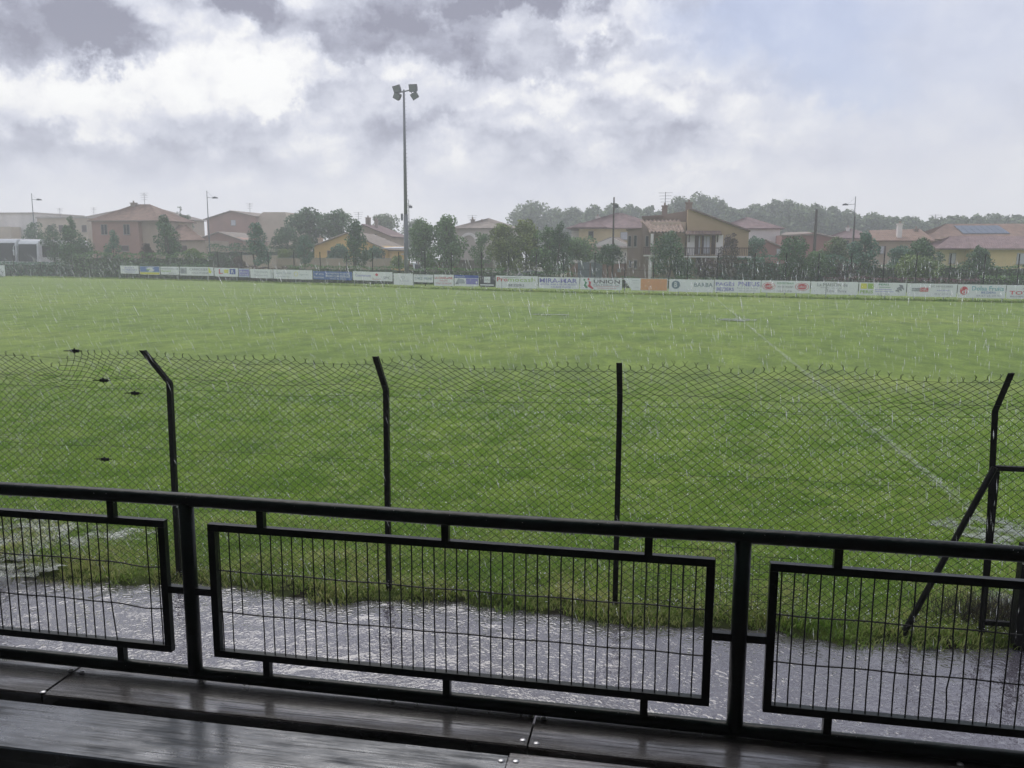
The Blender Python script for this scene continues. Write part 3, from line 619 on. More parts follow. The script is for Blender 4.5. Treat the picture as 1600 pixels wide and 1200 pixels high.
for z in np.linspace(.12, .62, 8): MB().tube([(xc, 7.448, z), (xd, 7.448, z-.004)], .0024, 4, False).build('horizontal_wire', M_wire, pn)
MB().tube([(xd, 7.45, .06), (xd, 7.45, .64)], .0024, 4, False).build('vertical_wire', M_wire, pn)

# ------------------------------------------------------------ far side of the pitch: advertising boards on a barrier
def bline(px):                       # board line: pixel column -> ground point (walked out once, gives a bent barrier)
    pts = [(-90, 431), (5, 433), (190, 435.5), (400, 441), (615, 449), (800, 455), (1000, 460), (1300, 467), (1600, 473), (1750, 476)]
    for (a, ya), (b_, yb) in zip(pts, pts[1:]):
        if px <= b_: return ground(px, ya+(yb-ya)*(px-a)/(b_-a), .08)
    return ground(px, pts[-1][1], .08)
M_board = mat('banner_white_vinyl', (.84, .86, .88), .5, .05, 1.2)
def pm(name, c): return mat('print_'+name, c, .55, .08, 3)
PC = {'red': pm('red', (.60, .06, .08)), 'blue': pm('blue', (.05, .10, .42)), 'lav': pm('lavender', (.24, .23, .58)), 'dark': pm('black', (.03, .03, .035)),
      'grey': pm('grey', (.25, .27, .30)), 'pale': pm('pale_grey', (.42, .45, .50)), 'green': pm('green', (.06, .30, .14)), 'lime': pm('lime', (.36, .55, .12)), 'yel': pm('yellow', (.75, .72, .10)),
      'org': pm('orange', (.72, .36, .18)), 'teal': pm('teal', (.10, .42, .48)), 'white': pm('white', (.8, .82, .85)), 'mblue': pm('mid_blue', (.10, .20, .50)), 'slate': pm('slate', (.16, .24, .30)), 'pink': pm('pink', (.62, .25, .28))}
def text_mesh(txt, size_h, width, bold=0.0):
    cu = bpy.data.curves.new('lettering', 'FONT'); cu.body = txt; cu.size = 1; cu.offset = bold; cu.extrude = .0; cu.resolution_u = 2; cu.fill_mode = 'FRONT'
    ob = bpy.data.objects.new('lettering', cu); S.collection.objects.link(ob)
    me = bpy.data.meshes.new_from_object(ob.evaluated_get(bpy.context.evaluated_depsgraph_get())); bpy.data.objects.remove(ob); bpy.data.curves.remove(cu)
    n = len(me.vertices); c = np.empty(n*3, np.float32); me.vertices.foreach_get('co', c); c = c.reshape(-1, 3)
    mn, mxx = c.min(0), c.max(0); c -= mn; c[:, 0] *= width/max(1e-6, mxx[0]-mn[0]); c[:, 1] *= size_h/max(1e-6, mxx[1]-mn[1])
    me.vertices.foreach_set('co', c.ravel()); return me
M_bp = mat('barrier_rail_paint', (.35, .38, .38), .5, .2, 3)
barrier = thing('pitch_barrier', 'low metal barrier carrying the advertising boards around the far side', 'barrier', bline(800))
bpts = [bline(p) for p in range(-90, 1751, 46)]
MB().tube([bline(p)+Vector((0, .06, 1.16)) for p in range(-90, 10, 20)], .03, 6).build('rail', M_bp, barrier); MB().tube([bline(p)+Vector((0, .06, 1.16)) for p in range(190, 1760, 40)], .03, 6).build('rail', M_bp, barrier)
for p in bpts[::1]: MB().box(p.x-.03, p.y+.03, -.05, p.x+.03, p.y+.09, 1.15).build('post', M_bp, barrier)
def board(x0, x1, yt, yb, label, items, mtl=None, clip=None):
    """x0..x1 columns, yt/yb rows at its left edge in the photo; items: (kind, u, v, w, h, colour, text) in board fractions"""
    a, c = bline(x0+.4), bline(x1-.4); W = (c-a).length; d = (c-a).normalized(); nrm = Vector((d.y, -d.x, 0))
    mid = (a+c)/2; pxm = (x0+x1)/2; H = Z(yt, mid.y, pxm)-Z(yb, mid.y, pxm); zb0 = Z(yb, mid.y, pxm)
    t_ = thing('advertising_board', label, 'banner', (mid.x, mid.y, zb0), 'advertising boards along the far barrier')
    def Pp(u, v, off): p = a+d*(u*W)+nrm*off; return Vector((p.x, p.y, zb0+v*H))
    def rect(u0, v0, u1, v1, o0, o1): return [Pp(u0, v0, o0), Pp(u1, v0, o0), Pp(u1, v1, o0), Pp(u0, v1, o0), Pp(u0, v0, o1), Pp(u1, v0, o1), Pp(u1, v1, o1), Pp(u0, v1, o1)]
    fs = [(0, 1, 2, 3)[::-1], (4, 5, 6, 7), (0, 4, 7, 3)[::-1], (1, 2, 6, 5)[::-1], (3, 7, 6, 2)[::-1], (0, 1, 5, 4)[::-1]]
    pan = MB()
    if clip: # folded corner
        o = [(clip, 0), (1, 0), (1, 1), (0, 1)]; pan.add([Pp(u, v, .0) for u, v in o]+[Pp(u, v, .02) for u, v in o], [(3, 2, 1, 0), (4, 5, 6, 7), (0, 1, 5, 4), (1, 2, 6, 5), (2, 3, 7, 6), (3, 0, 4, 7)])
    else:
        n = 8; vs = []
        sg = [(.0 if k in (0, n) else -.012*abs(math.sin(k*2.3+x0))) for k in range(n+1)]; sb = [(.0 if k in (0, n) else -.02*abs(math.sin(k*1.7+x0*2))) for k in range(n+1)]
        for k in range(n+1):
            u = k/n; rp = .008*math.sin(u*9+x0)
            vs += [Pp(u, sb[k], .0+rp), Pp(u, 1+sg[k], .0+rp), Pp(u, 1+sg[k], .012+rp), Pp(u, sb[k], .012+rp)]
        f2 = []
        for k in range(n):
            for j in range(4): f2.append((k*4+j, k*4+(j+1) % 4, k*4+4+(j+1) % 4, k*4+4+j))
        pan.add(vs, f2+[(3, 2, 1, 0), tuple(n*4+j for j in range(4))])
    pan.build('panel', mtl or M_board, t_)
    for kind, u, v, w_, h_, col, txt in items:
        if kind == 'r': MB().add([Pp(u, v, .030), Pp(u+w_, v, .030), Pp(u+w_, v+h_, .030), Pp(u, v+h_, .030)], [(0, 1, 2, 3)]).build('printed_block', PC[col], t_)
        elif kind == 'p': MB().add([Pp(u+w_*a_, v+h_*b_, .032) for a_, b_ in txt], [tuple(range(len(txt)))]).build('printed_shape', PC[col], t_)
        elif kind == 'o':
            n = 28; r2 = [Pp(u+w_/2+w_/2*math.cos(6.2832*k/n), v+h_/2+h_/2*math.sin(6.2832*k/n), .032) for k in range(n)]
            MB().add(r2, [tuple(range(n))]).build('printed_logo', PC[col], t_)
        elif kind == 'q':
            n = 28; vs = []
            for k in range(n):
                for s_ in (1, .80): vs.append(Pp(u+w_/2+w_/2*s_*math.cos(6.2832*k/n), v+h_/2+h_/2*s_*math.sin(6.2832*k/n), .034))
            MB().add(vs, [(2*k, 2*((k+1) % n), 2*((k+1) % n)+1, 2*k+1) for k in range(n)]).build('printed_ring', PC[col], t_)
        else:
            me = text_mesh(txt, h_*H, w_*W, .012 if kind == 'T' else 0.0); me.materials.append(PC[col])
            nv = len(me.vertices); c3 = np.empty(nv*3, np.float32); me.vertices.foreach_get('co', c3); c3 = c3.reshape(-1, 3); o = Pp(u, v, .036)
            out3 = np.stack([o.x+d.x*c3[:, 0], o.y+d.y*c3[:, 0], o.z+c3[:, 1]], 1).astype(np.float32); me.vertices.foreach_set('co', out3.ravel()); me.update()
            link('lettering', me, t_)
    return t_
T, t1, r_, o_ = 'T', 't', 'r', 'o'
board(-60, 9, 414, 432, 'white board at the far left edge beyond the gap in the boards', [(t1, .83, .12, .15, .4, 'grey', 'LLY'), (t1, .2, .2, .5, .4, 'lav', 'BEZIERS')])
board(189, 218, 415, 427.5, 'small white board with pale lilac writing, first after the gap', [(t1, .25, .66, .5, .13, 'lav', 'RUGBY'), (t1, .12, .38, .78, .18, 'lav', 'LE MERIDIEN'), (t1, .2, .14, .6, .12, 'lav', 'VENDRES')])
board(219, 251, 416, 429, 'blue and yellow board near the left end', [(r_, .02, .32, .96, .64, 'mblue', ''), (r_, .02, .02, .96, .26, 'yel', ''),
      ('p', .28, .3, .48, .6, 'white', [(0, .8), (.5, 1), (1, .9), (.7, .7), (1, .45), (.75, .1), (.3, .1), (.5, .5)]), ('p', .34, .5, .2, .2, 'lime', [(0, 0), (1, .2), (1, 1), (.1, .7)])])
board(251.5, 281, 416.5, 429, 'white board with yellow green writing beside the blue and yellow one', [(r_, .03, .66, .94, .1, 'pale', ''), (T, .06, .34, .5, .2, 'lime', 'Bernard'), (t1, .45, .08, .4, .18, 'grey', '04 67 28 91')])
board(281.5, 335, 417, 430.5, 'white board with a boxed logo and grey capitals behind the corner flag', [('p', .02, .2, .19, .65, 'pale', [(0, 0), (1, 0), (1, 1), (0, 1)]), ('p', .045, .28, .14, .5, 'white', [(0, 0), (1, 0), (1, 1), (0, 1)]), (t1, .3, .58, .62, .26, 'grey', 'CARROSSERIE'), (t1, .36, .2, .5, .22, 'grey', 'OCCITANE')])
board(335.5, 373, 418.5, 432, 'white board with a red letter and a blue square', [(T, .2, .3, .17, .55, 'red', 'L'), (r_, .42, .4, .18, .4, 'yel', ''), (r_, .66, .28, .24, .6, 'blue', ''), (T, .72, .38, .12, .4, 'white', 'R')])
board(373.5, 391, 419.5, 433, 'narrow pale blue board', [(r_, .05, .15, .9, .7, 'lav', ''), (t1, .12, .5, .76, .2, 'white', 'PUMA'), (t1, .12, .22, .76, .16, 'white', 'CAVE')], mat('banner_pale_blue', (.5, .56, .72), .5, .1, 2))
board(391.5, 427, 420.5, 434.5, 'white board with faint script lettering and a dark side bar', [(t1, .2, .55, .6, .25, 'pale', 'Pepi Claudia'), (t1, .2, .22, .6, .2, 'pale', 'Restaurant'), (r_, .93, .05, .015, .9, 'grey', '')])
board(427.5, 489, 421.5, 436, 'white board with grey script and a yellow crescent logo', [(t1, .06, .5, .42, .28, 'pale', 'Sainte Terrier'), (t1, .08, .18, .35, .16, 'pale', 'Domaine'), ('q', .54, .3, .1, .5, 'yel', ''), (t1, .68, .4, .22, .2, 'pale', 'vigneron')])
board(489.5, 551, 424, 437, 'solid blue board with white lettering', [(t1, .04, .52, .24, .22, 'white', 'TG'), (t1, .03, .14, .26, .26, 'white', 'Pourrieres'), (t1, .36, .64, .56, .2, 'white', 'ENTREPRISE POSEUR'), (T, .34, .3, .6, .25, 'white', 'FROID CLIM ENERGIE'), (t1, .45, .08, .4, .12, 'white', '06 07 41 22 35')], mat('banner_blue', (.07, .15, .42), .5, .1, 2))
board(551.5, 614, 424.5, 438.5, 'white board with lilac script and a round red logo', [(t1, .07, .42, .4, .3, 'lav', 'Commercant'), (o_, .58, .52, .07, .3, 'red', ''), (t1, .5, .12, .22, .14, 'pink', 'boucherie'), (t1, .78, .2, .18, .3, 'grey', 'SPC')])
board(615, 646, 427, 445, 'plain white taller board in front of the floodlight mast', [(t1, .3, .3, .5, .12, 'pale', 'club house'), ('q', .4, .55, .2, .2, 'pale', '')])
board(646.5, 677.5, 429, 441, 'white board reading CHEZ MEME right of the mast', [(t1, .05, .35, .9, .3, 'slate', 'CHEZ MEME'), (r_, .05, .82, .9, .05, 'pale', '')])
board(678, 709.5, 429, 446.5, 'white board with small red capitals right of the mast', [(T, .05, .6, .9, .2, 'red', 'LA CHARLANE'), (t1, .3, .4, .4, .14, 'pink', 'Restaurant'), (t1, .1, .14, .8, .14, 'pink', 'PORT DE PECHE')])
board(710, 748.5, 430, 447, 'board with a blue and white picture collage', [(r_, 0, .74, 1, .26, 'blue', ''), (r_, .48, .18, .5, .52, 'lav', ''), ('p', .04, .2, .4, .5, 'pale', [(0, 0), (1, .1), (.9, .8), (.3, 1)]), (t1, .04, .8, .4, .12, 'white', 'Piscine'), (o_, .88, .25, .07, .22, 'white', ''), ('p', .04, .15, .14, .25, 'grey', [(0, 0), (1, 0), (.6, 1)])])
board(749.5, 774, 431, 448, 'dark board with a white square in its middle', [(r_, .28, .36, .42, .56, 'white', ''), (r_, .03, .1, .9, .12, 'white', ''), (t1, .32, .55, .34, .14, 'grey', 'AUTO')], mat('banner_dark', (.06, .06, .08), .5, .2, 2))
board(774.5, 840.5, 431, 450, 'white board reading Promocash BEZIERS in red and green', [(T, .03, .52, .26, .34, 'red', 'Pro'), (t1, .30, .52, .64, .34, 'lime', 'mocash'), (T, .31, .12, .38, .2, 'grey', 'BEZIERS')])
board(841, 905.5, 433, 451, 'white board reading MIRA-MAR in violet capitals', [(T, .03, .5, .92, .38, 'lav', 'MIRA-MAR'), (t1, .04, .3, .9, .12, 'lav', 'HOTEL BAR RESTAURANT'), (t1, .3, .08, .5, .13, 'lav', 'VALRAS PLAGE')])
board(906, 972, 434, 452.5, 'white board reading UNION MATERIAUX with a green and red figure', [('p', .07, .1, .13, .6, 'green', [(.3, 1), (.8, .8), (.5, .5), (1, .1), (.6, 0), (.1, .4), (.4, .7)]), ('p', .17, .02, .16, .7, 'red', [(.2, 1), (.6, .9), (.5, .5), (1, .1), (.8, 0), (.1, .35), (.3, .7)]), (o_, .08, .72, .045, .17, 'green', ''), (o_, .18, .78, .045, .17, 'red', ''),
      (T, .33, .52, .62, .32, 'dark', 'UNION'), (t1, .33, .32, .62, .13, 'grey', 'MATERIAUX'), (r_, .33, .9, .6, .025, 'grey', ''), (r_, .33, .26, .6, .025, 'pink', ''), (t1, .42, .08, .45, .12, 'pink', 'Construire et renover')])
board(973, 1043, 435, 454, 'orange and white board with its left corner folded away', [(r_, .40, .03, .59, .94, 'org', ''), (r_, .2, .8, .16, .02, 'pale', ''), (r_, .22, .6, .14, .02, 'pale', ''), (r_, .27, .25, .1, .02, 'pale', '')], None, .20)
board(1044.5, 1115, 436.5, 456, 'white board reading BARBA with a round slate logo', [(o_, .06, .22, .19, .66, 'slate', ''), (T, .125, .36, .06, .4, 'white', 'B'), (t1, .57, .42, .41, .32, 'slate', 'BARBA')])
board(1115.5, 1188, 437.5, 457, 'white board reading PAGES PNEUS in violet', [(T, .03, .52, .41, .34, 'lav', 'PAGÈS'), (T, .52, .52, .46, .34, 'lav', 'PNEUS'), (T, .05, .12, .38, .26, 'lav', 'BEZIERS'), (t1, .5, .3, .45, .12, 'pale', 'Route de Valras'), (t1, .54, .1, .36, .12, 'pale', '04 67 28 31 50')])
board(1188.5, 1265, 438.5, 457.5, 'white board with two red oval GUASCH logos', [(o_, .02, .2, .27, .64, 'red', ''), ('q', .03, .23, .25, .58, 'white', ''), (T, .06, .42, .19, .2, 'white', 'GUASCH'), (o_, .70, .2, .28, .64, 'red', ''), ('q', .71, .23, .26, .58, 'white', ''), (T, .74, .42, .20, .2, 'white', 'GUASCH'), (t1, .33, .72, .34, .14, 'green', 'BOIS MATERIAUX'), (t1, .34, .42, .32, .14, 'grey', 'PARKER VENDRES'), (t1, .36, .08, .28, .13, 'grey', '04 67 31 29 66')])
board(1265.5, 1340, 440, 460, 'white board reading La MAISON de Terre Pierre', [(t1, .14, .62, .64, .26, 'grey', 'La MAISON de'), (r_, .2, .5, .2, .02, 'grey', ''), (r_, .44, .48, .22, .02, 'grey', ''), (t1, .34, .16, .16, .22, 'grey', 'Terre'), (t1, .58, .16, .18, .22, 'grey', 'Pierre')])
board(1340.5, 1415, 441.5, 461.5, 'white board reading PERIS with yellow and green squares', [(r_, .04, .50, .13, .42, 'yel', ''), (r_, .19, .50, .13, .42, 'lime', ''), (T, .03, .14, .28, .24, 'lime', 'PERIS'), (T, .42, .78, .22, .14, 'green', 'PERIS'), (r_, .4, .62, .27, .03, 'green', ''), (r_, .34, .44, .36, .03, 'lav', ''), (r_, .36, .28, .38, .03, 'lav', ''), (t1, .4, .06, .26, .1, 'grey', '06 87 30 21 12'), ('p', .76, .1, .2, .8, 'grey', [(0, .3), (.3, .5), (.2, .6), (.55, .75), (.4, .95), (.8, .9), (1, .4), (.7, .6), (.75, .3), (.45, .45), (.5, .15), (.3, .3)])])
board(1415.5, 1494, 443, 463.5, 'white board with a small grey and red word logo', [(r_, .10, .40, .16, .24, 'grey', ''), (r_, .26, .38, .17, .3, 'red', ''), (T, .11, .45, .14, .14, 'white', 'BRICO'), (T, .27, .45, .15, .16, 'white', 'DISC'), (t1, .48, .72, .44, .14, 'grey', 'DC MENUISERIES'), (t1, .6, .44, .26, .12, 'lav', 'www.dcm.fr'), (t1, .56, .16, .34, .12, 'pale', '04 67 39 83 21')])
board(1494.5, 1570, 444.5, 465.5, 'white board reading Dolsa Fruits with a round red logo', [(o_, .05, .22, .17, .62, 'red', ''), (T, .09, .3, .17, .34, 'white', 'df'), (t1, .30, .55, .66, .32, 'teal', 'Dolsa Fruits'), (t1, .5, .34, .3, .14, 'mblue', 'BEZIERS'), (t1, .4, .1, .5, .14, 'pale', '04 67 35 09 91')])
board(1570.5, 1640, 446, 467, 'white board reading TOYOTA at the right edge', [(T, .07, .3, .9, .28, 'red', 'TOYOTA'), ('q', .38, .62, .28, .3, 'pale', ''), ('q', .46, .64, .12, .26, 'pale', ''), (t1, .1, .12, .7, .1, 'grey', 'BEZIERS 04 67 35')])

# corner flag
q = ground(326.5, 441, .08); fl = thing('corner_flag', 'yellow corner flag on a thin white pole before the boards', 'flag', q)
MB().tube([q, q+Vector((0, 0, 1.65))], .022, 8).build('pole', mat('flag_pole_white', (.7, .7, .62), .5, .1, 3), fl)
MB().add([q+Vector((0, 0, 1.65)), q+Vector((.30, .03, 1.15)), q+Vector((.22, .12, .95)), q+Vector((0, 0, 1.05)), q+Vector((.02, .02, 1.65)), q+Vector((.32, .05, 1.15)), q+Vector((.24, .14, .95)), q+Vector((.02, .02, 1.05))],
         [(0, 1, 2, 3), (7, 6, 5, 4), (0, 4, 5, 1), (1, 5, 6, 2), (2, 6, 7, 3), (3, 7, 4, 0)]).build('flag', mat('flag_yellow', (.75, .78, .08), .6, .1, 3), fl)
# ------------------------------------------------------------ floodlight mast
YM = 84.0
M_galv = mat('galvanised_steel', (.15, .16, .18), .55, .2, 1.0, metal=.2)
M_lamp = mat('floodlight_housing', (.07, .075, .085), .5, .2, 3)
bx = X(635.5, YM, 430); tz = Z(140, YM, 634)
mast = thing('floodlight_mast', 'tall grey floodlight mast with four lamps behind the boards', 'floodlight', (bx, YM, 0))
MB().tube([(bx, YM, -.1), (bx, YM, 7.2)], [.25, .22], 12).tube([(bx, YM, 7.18), (bx, YM, tz)], [.185, .10], 12).build('pole', M_galv, mast, True)
lad = MB()
for k in range(46): z = 3+k*.38; lad.box(bx+.16, YM-.02, z, bx+.34-.003*k, YM+.02, z+.03)
stuff(lad.build('climbing_rungs', M_galv, mast))
MB().tube([(bx-.85, YM-.3, tz-.35), (bx, YM-.18, tz-.22), (bx+.85, YM-.3, tz-.1)], .07, 8).build('crossarm', M_galv, mast)
MB().box(bx-.42, YM-.33, 6.6, bx-.33+.1, YM-.2, 7.3).build('junction_box', M_galv, mast)
for (px, py, rot, s_) in ((620, 138, .25, .75), (645.5, 136.5, .0, .8), (621, 149.5, -.5, .70), (647.5, 149, .5, .70)):
    c = at(px, py, YM-.35); ob = MB(); hw = s_*.5
    ob.prism_x([(-.22, -hw), (.20, -hw*.9), (.28, 0), (.20, hw*.7), (-.22, hw*.85)], -hw*.95, hw*.95)
    o = ob.build('lamp_head', M_lamp, None); o.location = (0, 0, 0); 
    rotm = Matrix.Translation(c) @ Matrix.Rotation(-rot, 4, 'Y') @ Matrix.Rotation(R(22), 4, 'X')
    o.data.transform(rotm); o.parent = mast; o.matrix_parent_inverse = wm(mast).inverted()
    gl = MB().box(-hw*.85, -.235, -hw*.85, hw*.85, -.223, hw*.7).build('glass', mat('lamp_glass_grey', (.16, .17, .19), .2, .1, 3), None); gl.data.transform(rotm); gl.parent = o; gl.matrix_parent_inverse = wm(o).inverted()
    MB().tube([c+Vector((0, .1, -.1)), (bx+(.8 if px > 630 else -.8), YM-.3, tz-.25)], .04, 6).build('bracket', M_lamp, mast)

# ------------------------------------------------------------ vegetation
def leaf_mat(name, c, c2, island=.45, trans=.25):
    return mat('foliage_'+name, c, .6, .3, .55, col2=c2, island=island, trans=trans, coords='Object')
LM = {'dark': leaf_mat('dark', (0.104, 0.197, 0.078), (0.051, 0.104, 0.051)), 'mid': leaf_mat('mid', (0.162, 0.272, 0.091), (0.076, 0.153, 0.06)),
      'olive': leaf_mat('olive', (0.254, 0.295, 0.092), (0.101, 0.151, 0.057)), 'bright': leaf_mat('bright', (0.234, 0.312, 0.086), (0.109, 0.172, 0.055)),
      'far': leaf_mat('far', (0.201, 0.265, 0.109), (0.082, 0.136, 0.073)), 'purple': leaf_mat('purple', (0.18, 0.082, 0.1), (0.082, 0.05, 0.058)), 'brown': leaf_mat('brown', (0.137, 0.088, 0.069), (0.069, 0.058, 0.049)),
      'blue': leaf_mat('bluegreen', (0.12, 0.24, 0.144), (0.06, 0.132, 0.091))}
M_bark = mat('bark', (.10, .085, .07), .9, .3, 4, .5, 20)
def leaves(centres, radii, n, size, flat=1.0, seed=0):
    r = np.random.default_rng(seed); k = len(centres); idx = r.choice(k, n, p=(radii**2)/(radii**2).sum())
    d = r.normal(size=(n, 3)); d /= np.linalg.norm(d, axis=1)[:, None]
    rad = radii[idx]*(r.uniform(.35, 1.08, n)**.5)
    c = centres[idx]+d*rad[:, None]*np.array([1, 1, flat])
    a = r.normal(size=(n, 3)); a /= np.linalg.norm(a, axis=1)[:, None]; b_ = np.cross(a, d+r.normal(size=(n, 3))*.6); b_ /= (np.linalg.norm(b_, axis=1)[:, None]+1e-9); a = np.cross(b_, d*.7+r.normal(size=(n, 3))*.4); a /= (np.linalg.norm(a, axis=1)[:, None]+1e-9)
    s_ = size*r.uniform(.5, 1.3, n)[:, None]
    V = np.stack([c-a*s_*.5, c+b_*s_*.33, c+a*s_*.6, c-b_*s_*.33], 1).reshape(-1, 3)
    return V, np.arange(n*4).reshape(-1, 4)
SEED = [100]
def tree(name, px, pw, pt, pb, D, kind, label, shape='oval', cat='tree', group=None, n=None, size=None, trunk=True, depth=None, gap=1.0):
    """px centre column, pw crown width in px, pt top row, pb row of crown bottom"""
    SEED[0] += 1; r = np.random.default_rng(SEED[0]); D = max(D, bline(px).y+4.2)
    if pw > 12: pw *= 1.2 if px > 140 else 1.05
    x = X(px, D, pt); zt_ = Z(pt, D, px); zb_ = max(.25, Z(pb, D, px)); Wm = pw/F*D*1.0; H = zt_-zb_
    t_ = thing(name, label, cat, (x, D, 0), group)
    m_ = {'oval': 26, 'cone': 24, 'round': 30, 'column': 20, 'irreg': 34}[shape]
    C_ = []; Rr = []
    for i in range(m_):
        u = (i+.5)/m_ if shape != 'round' else r.uniform(.05, 1); u = min(1, max(.03, u+r.normal()*.03))
        if shape == 'cone': wd = (1-u)**.75*1.05+.08 if u > .22 else .55+u*2
        elif shape == 'column': wd = math.sin(math.pi*min(1, u*.85+.1))**.5
        elif shape == 'irreg': wd = (math.sin(math.pi*(u*.86+.10))**.6)*r.uniform(.55, 1.15)
        else: wd = math.sin(math.pi*(u*.82+.12))**.65
        a = r.uniform(0, 6.283); q = r.uniform(.25, .82)*wd*Wm/2; rr = Wm*r.uniform(.11, .20)*(.6+.5*wd)
        C_.append((x+q*math.cos(a), D+q*math.sin(a)*(depth or 1), zb_+u*H*.95-(rr*.5 if u > .8 else 0))); Rr.append(rr)
    C_ = np.array(C_); Rr = np.array(Rr)
    sz = size or max(.13, Wm*.055); n_ = n or int(min(9000, 1.6*m_*(Wm*.15)**2*12/(sz*sz)))
    V, Fq = leaves(C_, Rr, n_, sz, 1.0, SEED[0]); npmesh('crown', V, Fq, LM[kind], t_)
    if trunk:
        tr = MB(); tr.tube([(x, D, -.1), (x+.05*Wm*r.normal(), D, zb_+.2*H), (x, D, zb_+.7*H)], [max(.06, Wm*.03), max(.045, Wm*.022), .02], 7)
        tr.build('trunk', M_bark, t_)
        lb = MB()
        for i in range(0, m_, 3):
            c = C_[i]; h0 = min(zb_+.65*H, max(zb_*.6, c[2]-.25*H)); lb.tube([(x, D, h0), ((x+c[0])/2, (D+c[1])/2, (h0+c[2])/2+.05*H), tuple(c)], [max(.03, Wm*.012), .03, .012], 5, False)
        lb.build('limbs', M_bark, t_)
    return t_
def hedge(name, x0, x1, D0, D1, pt, zb0, thick, kind, label, size=.16, n=None, wob=.25, cat='hedge', group=None):
    SEED[0] += 1; r = np.random.default_rng(SEED[0])
    D0 = max(D0, bline(x0).y+2.2); D1 = max(D1, bline(x1).y+2.2)
    a = Vector((X(x0, D0), D0, 0)); b_ = Vector((X(x1, D1), D1, 0)); Ln = (b_-a).length; h = Z(pt, (D0+D1)/2, (x0+x1)/2)
    n = n or int(min(9000, Ln*(h+thick)*1.35/(size*size)*1.0))
    u = r.uniform(0, 1, n); v = r.uniform(0, 1, n)
    top = np.array([h*(1+wob*mnoise.noise(Vector((q*Ln*.5, SEED[0], 0)))+wob*.5*mnoise.noise(Vector((q*Ln*2, SEED[0], 1)))) for q in u])
    z = zb0+(top-zb0)*(1-(1-v)**1.5*1.0); onf = r.uniform(size=n) < .7; dy = np.where(onf, -thick/2+np.abs(r.normal(size=n))*.12, r.uniform(-thick/2, thick/2, n)); z = np.where(onf, zb0+(top-zb0)*v, top-np.abs(r.normal(size=n))*.1)
    c = np.stack([a.x+(b_.x-a.x)*u, a.y+(b_.y-a.y)*u+dy, z], 1)
    d = r.normal(size=(n, 3)); d[:, 1] -= .6; a2 = np.cross(d, r.normal(size=(n, 3))); a2 /= np.linalg.norm(a2, axis=1)[:, None]; b2 = np.cross(a2, d); b2 /= np.linalg.norm(b2, axis=1)[:, None]
    s_ = size*r.uniform(.5, 1.4, n)[:, None]
    V = np.stack([c-a2*s_*.5, c+b2*s_*.35, c+a2*s_*.6, c-b2*s_*.35], 1).reshape(-1, 3)
    t_ = thing(name, label, cat, (a+b_)/2, group)
    npmesh('foliage', V, np.arange(n*4).reshape(-1, 4), LM[kind], t_)
    core = MB(); m_ = max(4, int(Ln/1.2)); vs = []
    for i in range(m_+1):
        p = a.lerp(b_, i/m_); hh = max(.2, h*(1-wob*.7)-.15+.1*math.sin(i*2.1)); vs += [(p.x, p.y-thick*.36, zb0), (p.x, p.y-thick*.33, hh), (p.x, p.y+thick*.33, hh), (p.x, p.y+thick*.36, zb0)]
    fs = [(i*4+j, i*4+j+1, i*4+5+j, i*4+4+j) for i in range(m_) for j in range(3)]+[(0, 1, 2, 3), tuple(m_*4+3-j for j in range(4))]
    core.add(vs, fs).build('twigs', M_twig, t_)
    return t_
M_twig = mat('hedge_inner_twigs', (.05, .065, .035), .95, .4, 3)

# ------------------------------------------------------------ houses
def wallm(name, c): return mat('wall_'+name, c, .9, .14, .35, .1, 8)
WM = {'pink': wallm('salmon_render', (0.401, 0.242, 0.195)), 'peach': wallm('peach_render', (0.472, 0.378, 0.295)), 'tan': wallm('tan_render', (0.425, 0.313, 0.195)), 'brown': wallm('brown_render', (0.271, 0.201, 0.165)), 'cream': wallm('cream_render', (0.661, 0.555, 0.354)),
      'yellow': wallm('yellow_render', (0.708, 0.543, 0.283)), 'orange': wallm('orange_render', (.74, .50, .19)), 'white': wallm('white_render', (0.779, 0.743, 0.708)), 'grey': wallm('grey_render', (0.496, 0.448, 0.401)), 'red': wallm('red_render', (0.354, 0.189, 0.165)), 'beige': wallm('beige_render', (0.566, 0.472, 0.366))}
RM = {'terra': mat('tiles_terracotta', (.24, .155, .12), .85, .3, 1.5), 'mauve': mat('tiles_mauve_brown', (.22, .15, .15), .85, .3, 1.5), 'brown': mat('tiles_brown', (.20, .14, .12), .85, .35, 1.5), 'pale': mat('tiles_pale_clay', (.29, .245, .21), .85, .3, 1.5)}
M_glass = mat('window_glass', (.015, .018, .02), .25, .2, 2, spec=.4)
M_frame = mat('window_frame_beige', (.33, .30, .27), .5, .1, 3)
M_shut = mat('shutter_brown', (.08, .045, .04), .6, .2, 3)
M_shw = mat('roller_shutter_white', (.55, .56, .60), .5, .1, 3)
M_chim = mat('chimney_render', (.30, .24, .20), .9, .2, 2)
M_sol = mat('solar_glass', (.05, .08, .13), .15, .2, 3, spec=1)
M_ant = mat('antenna_metal', (.2, .2, .22), .5, .2, 3)
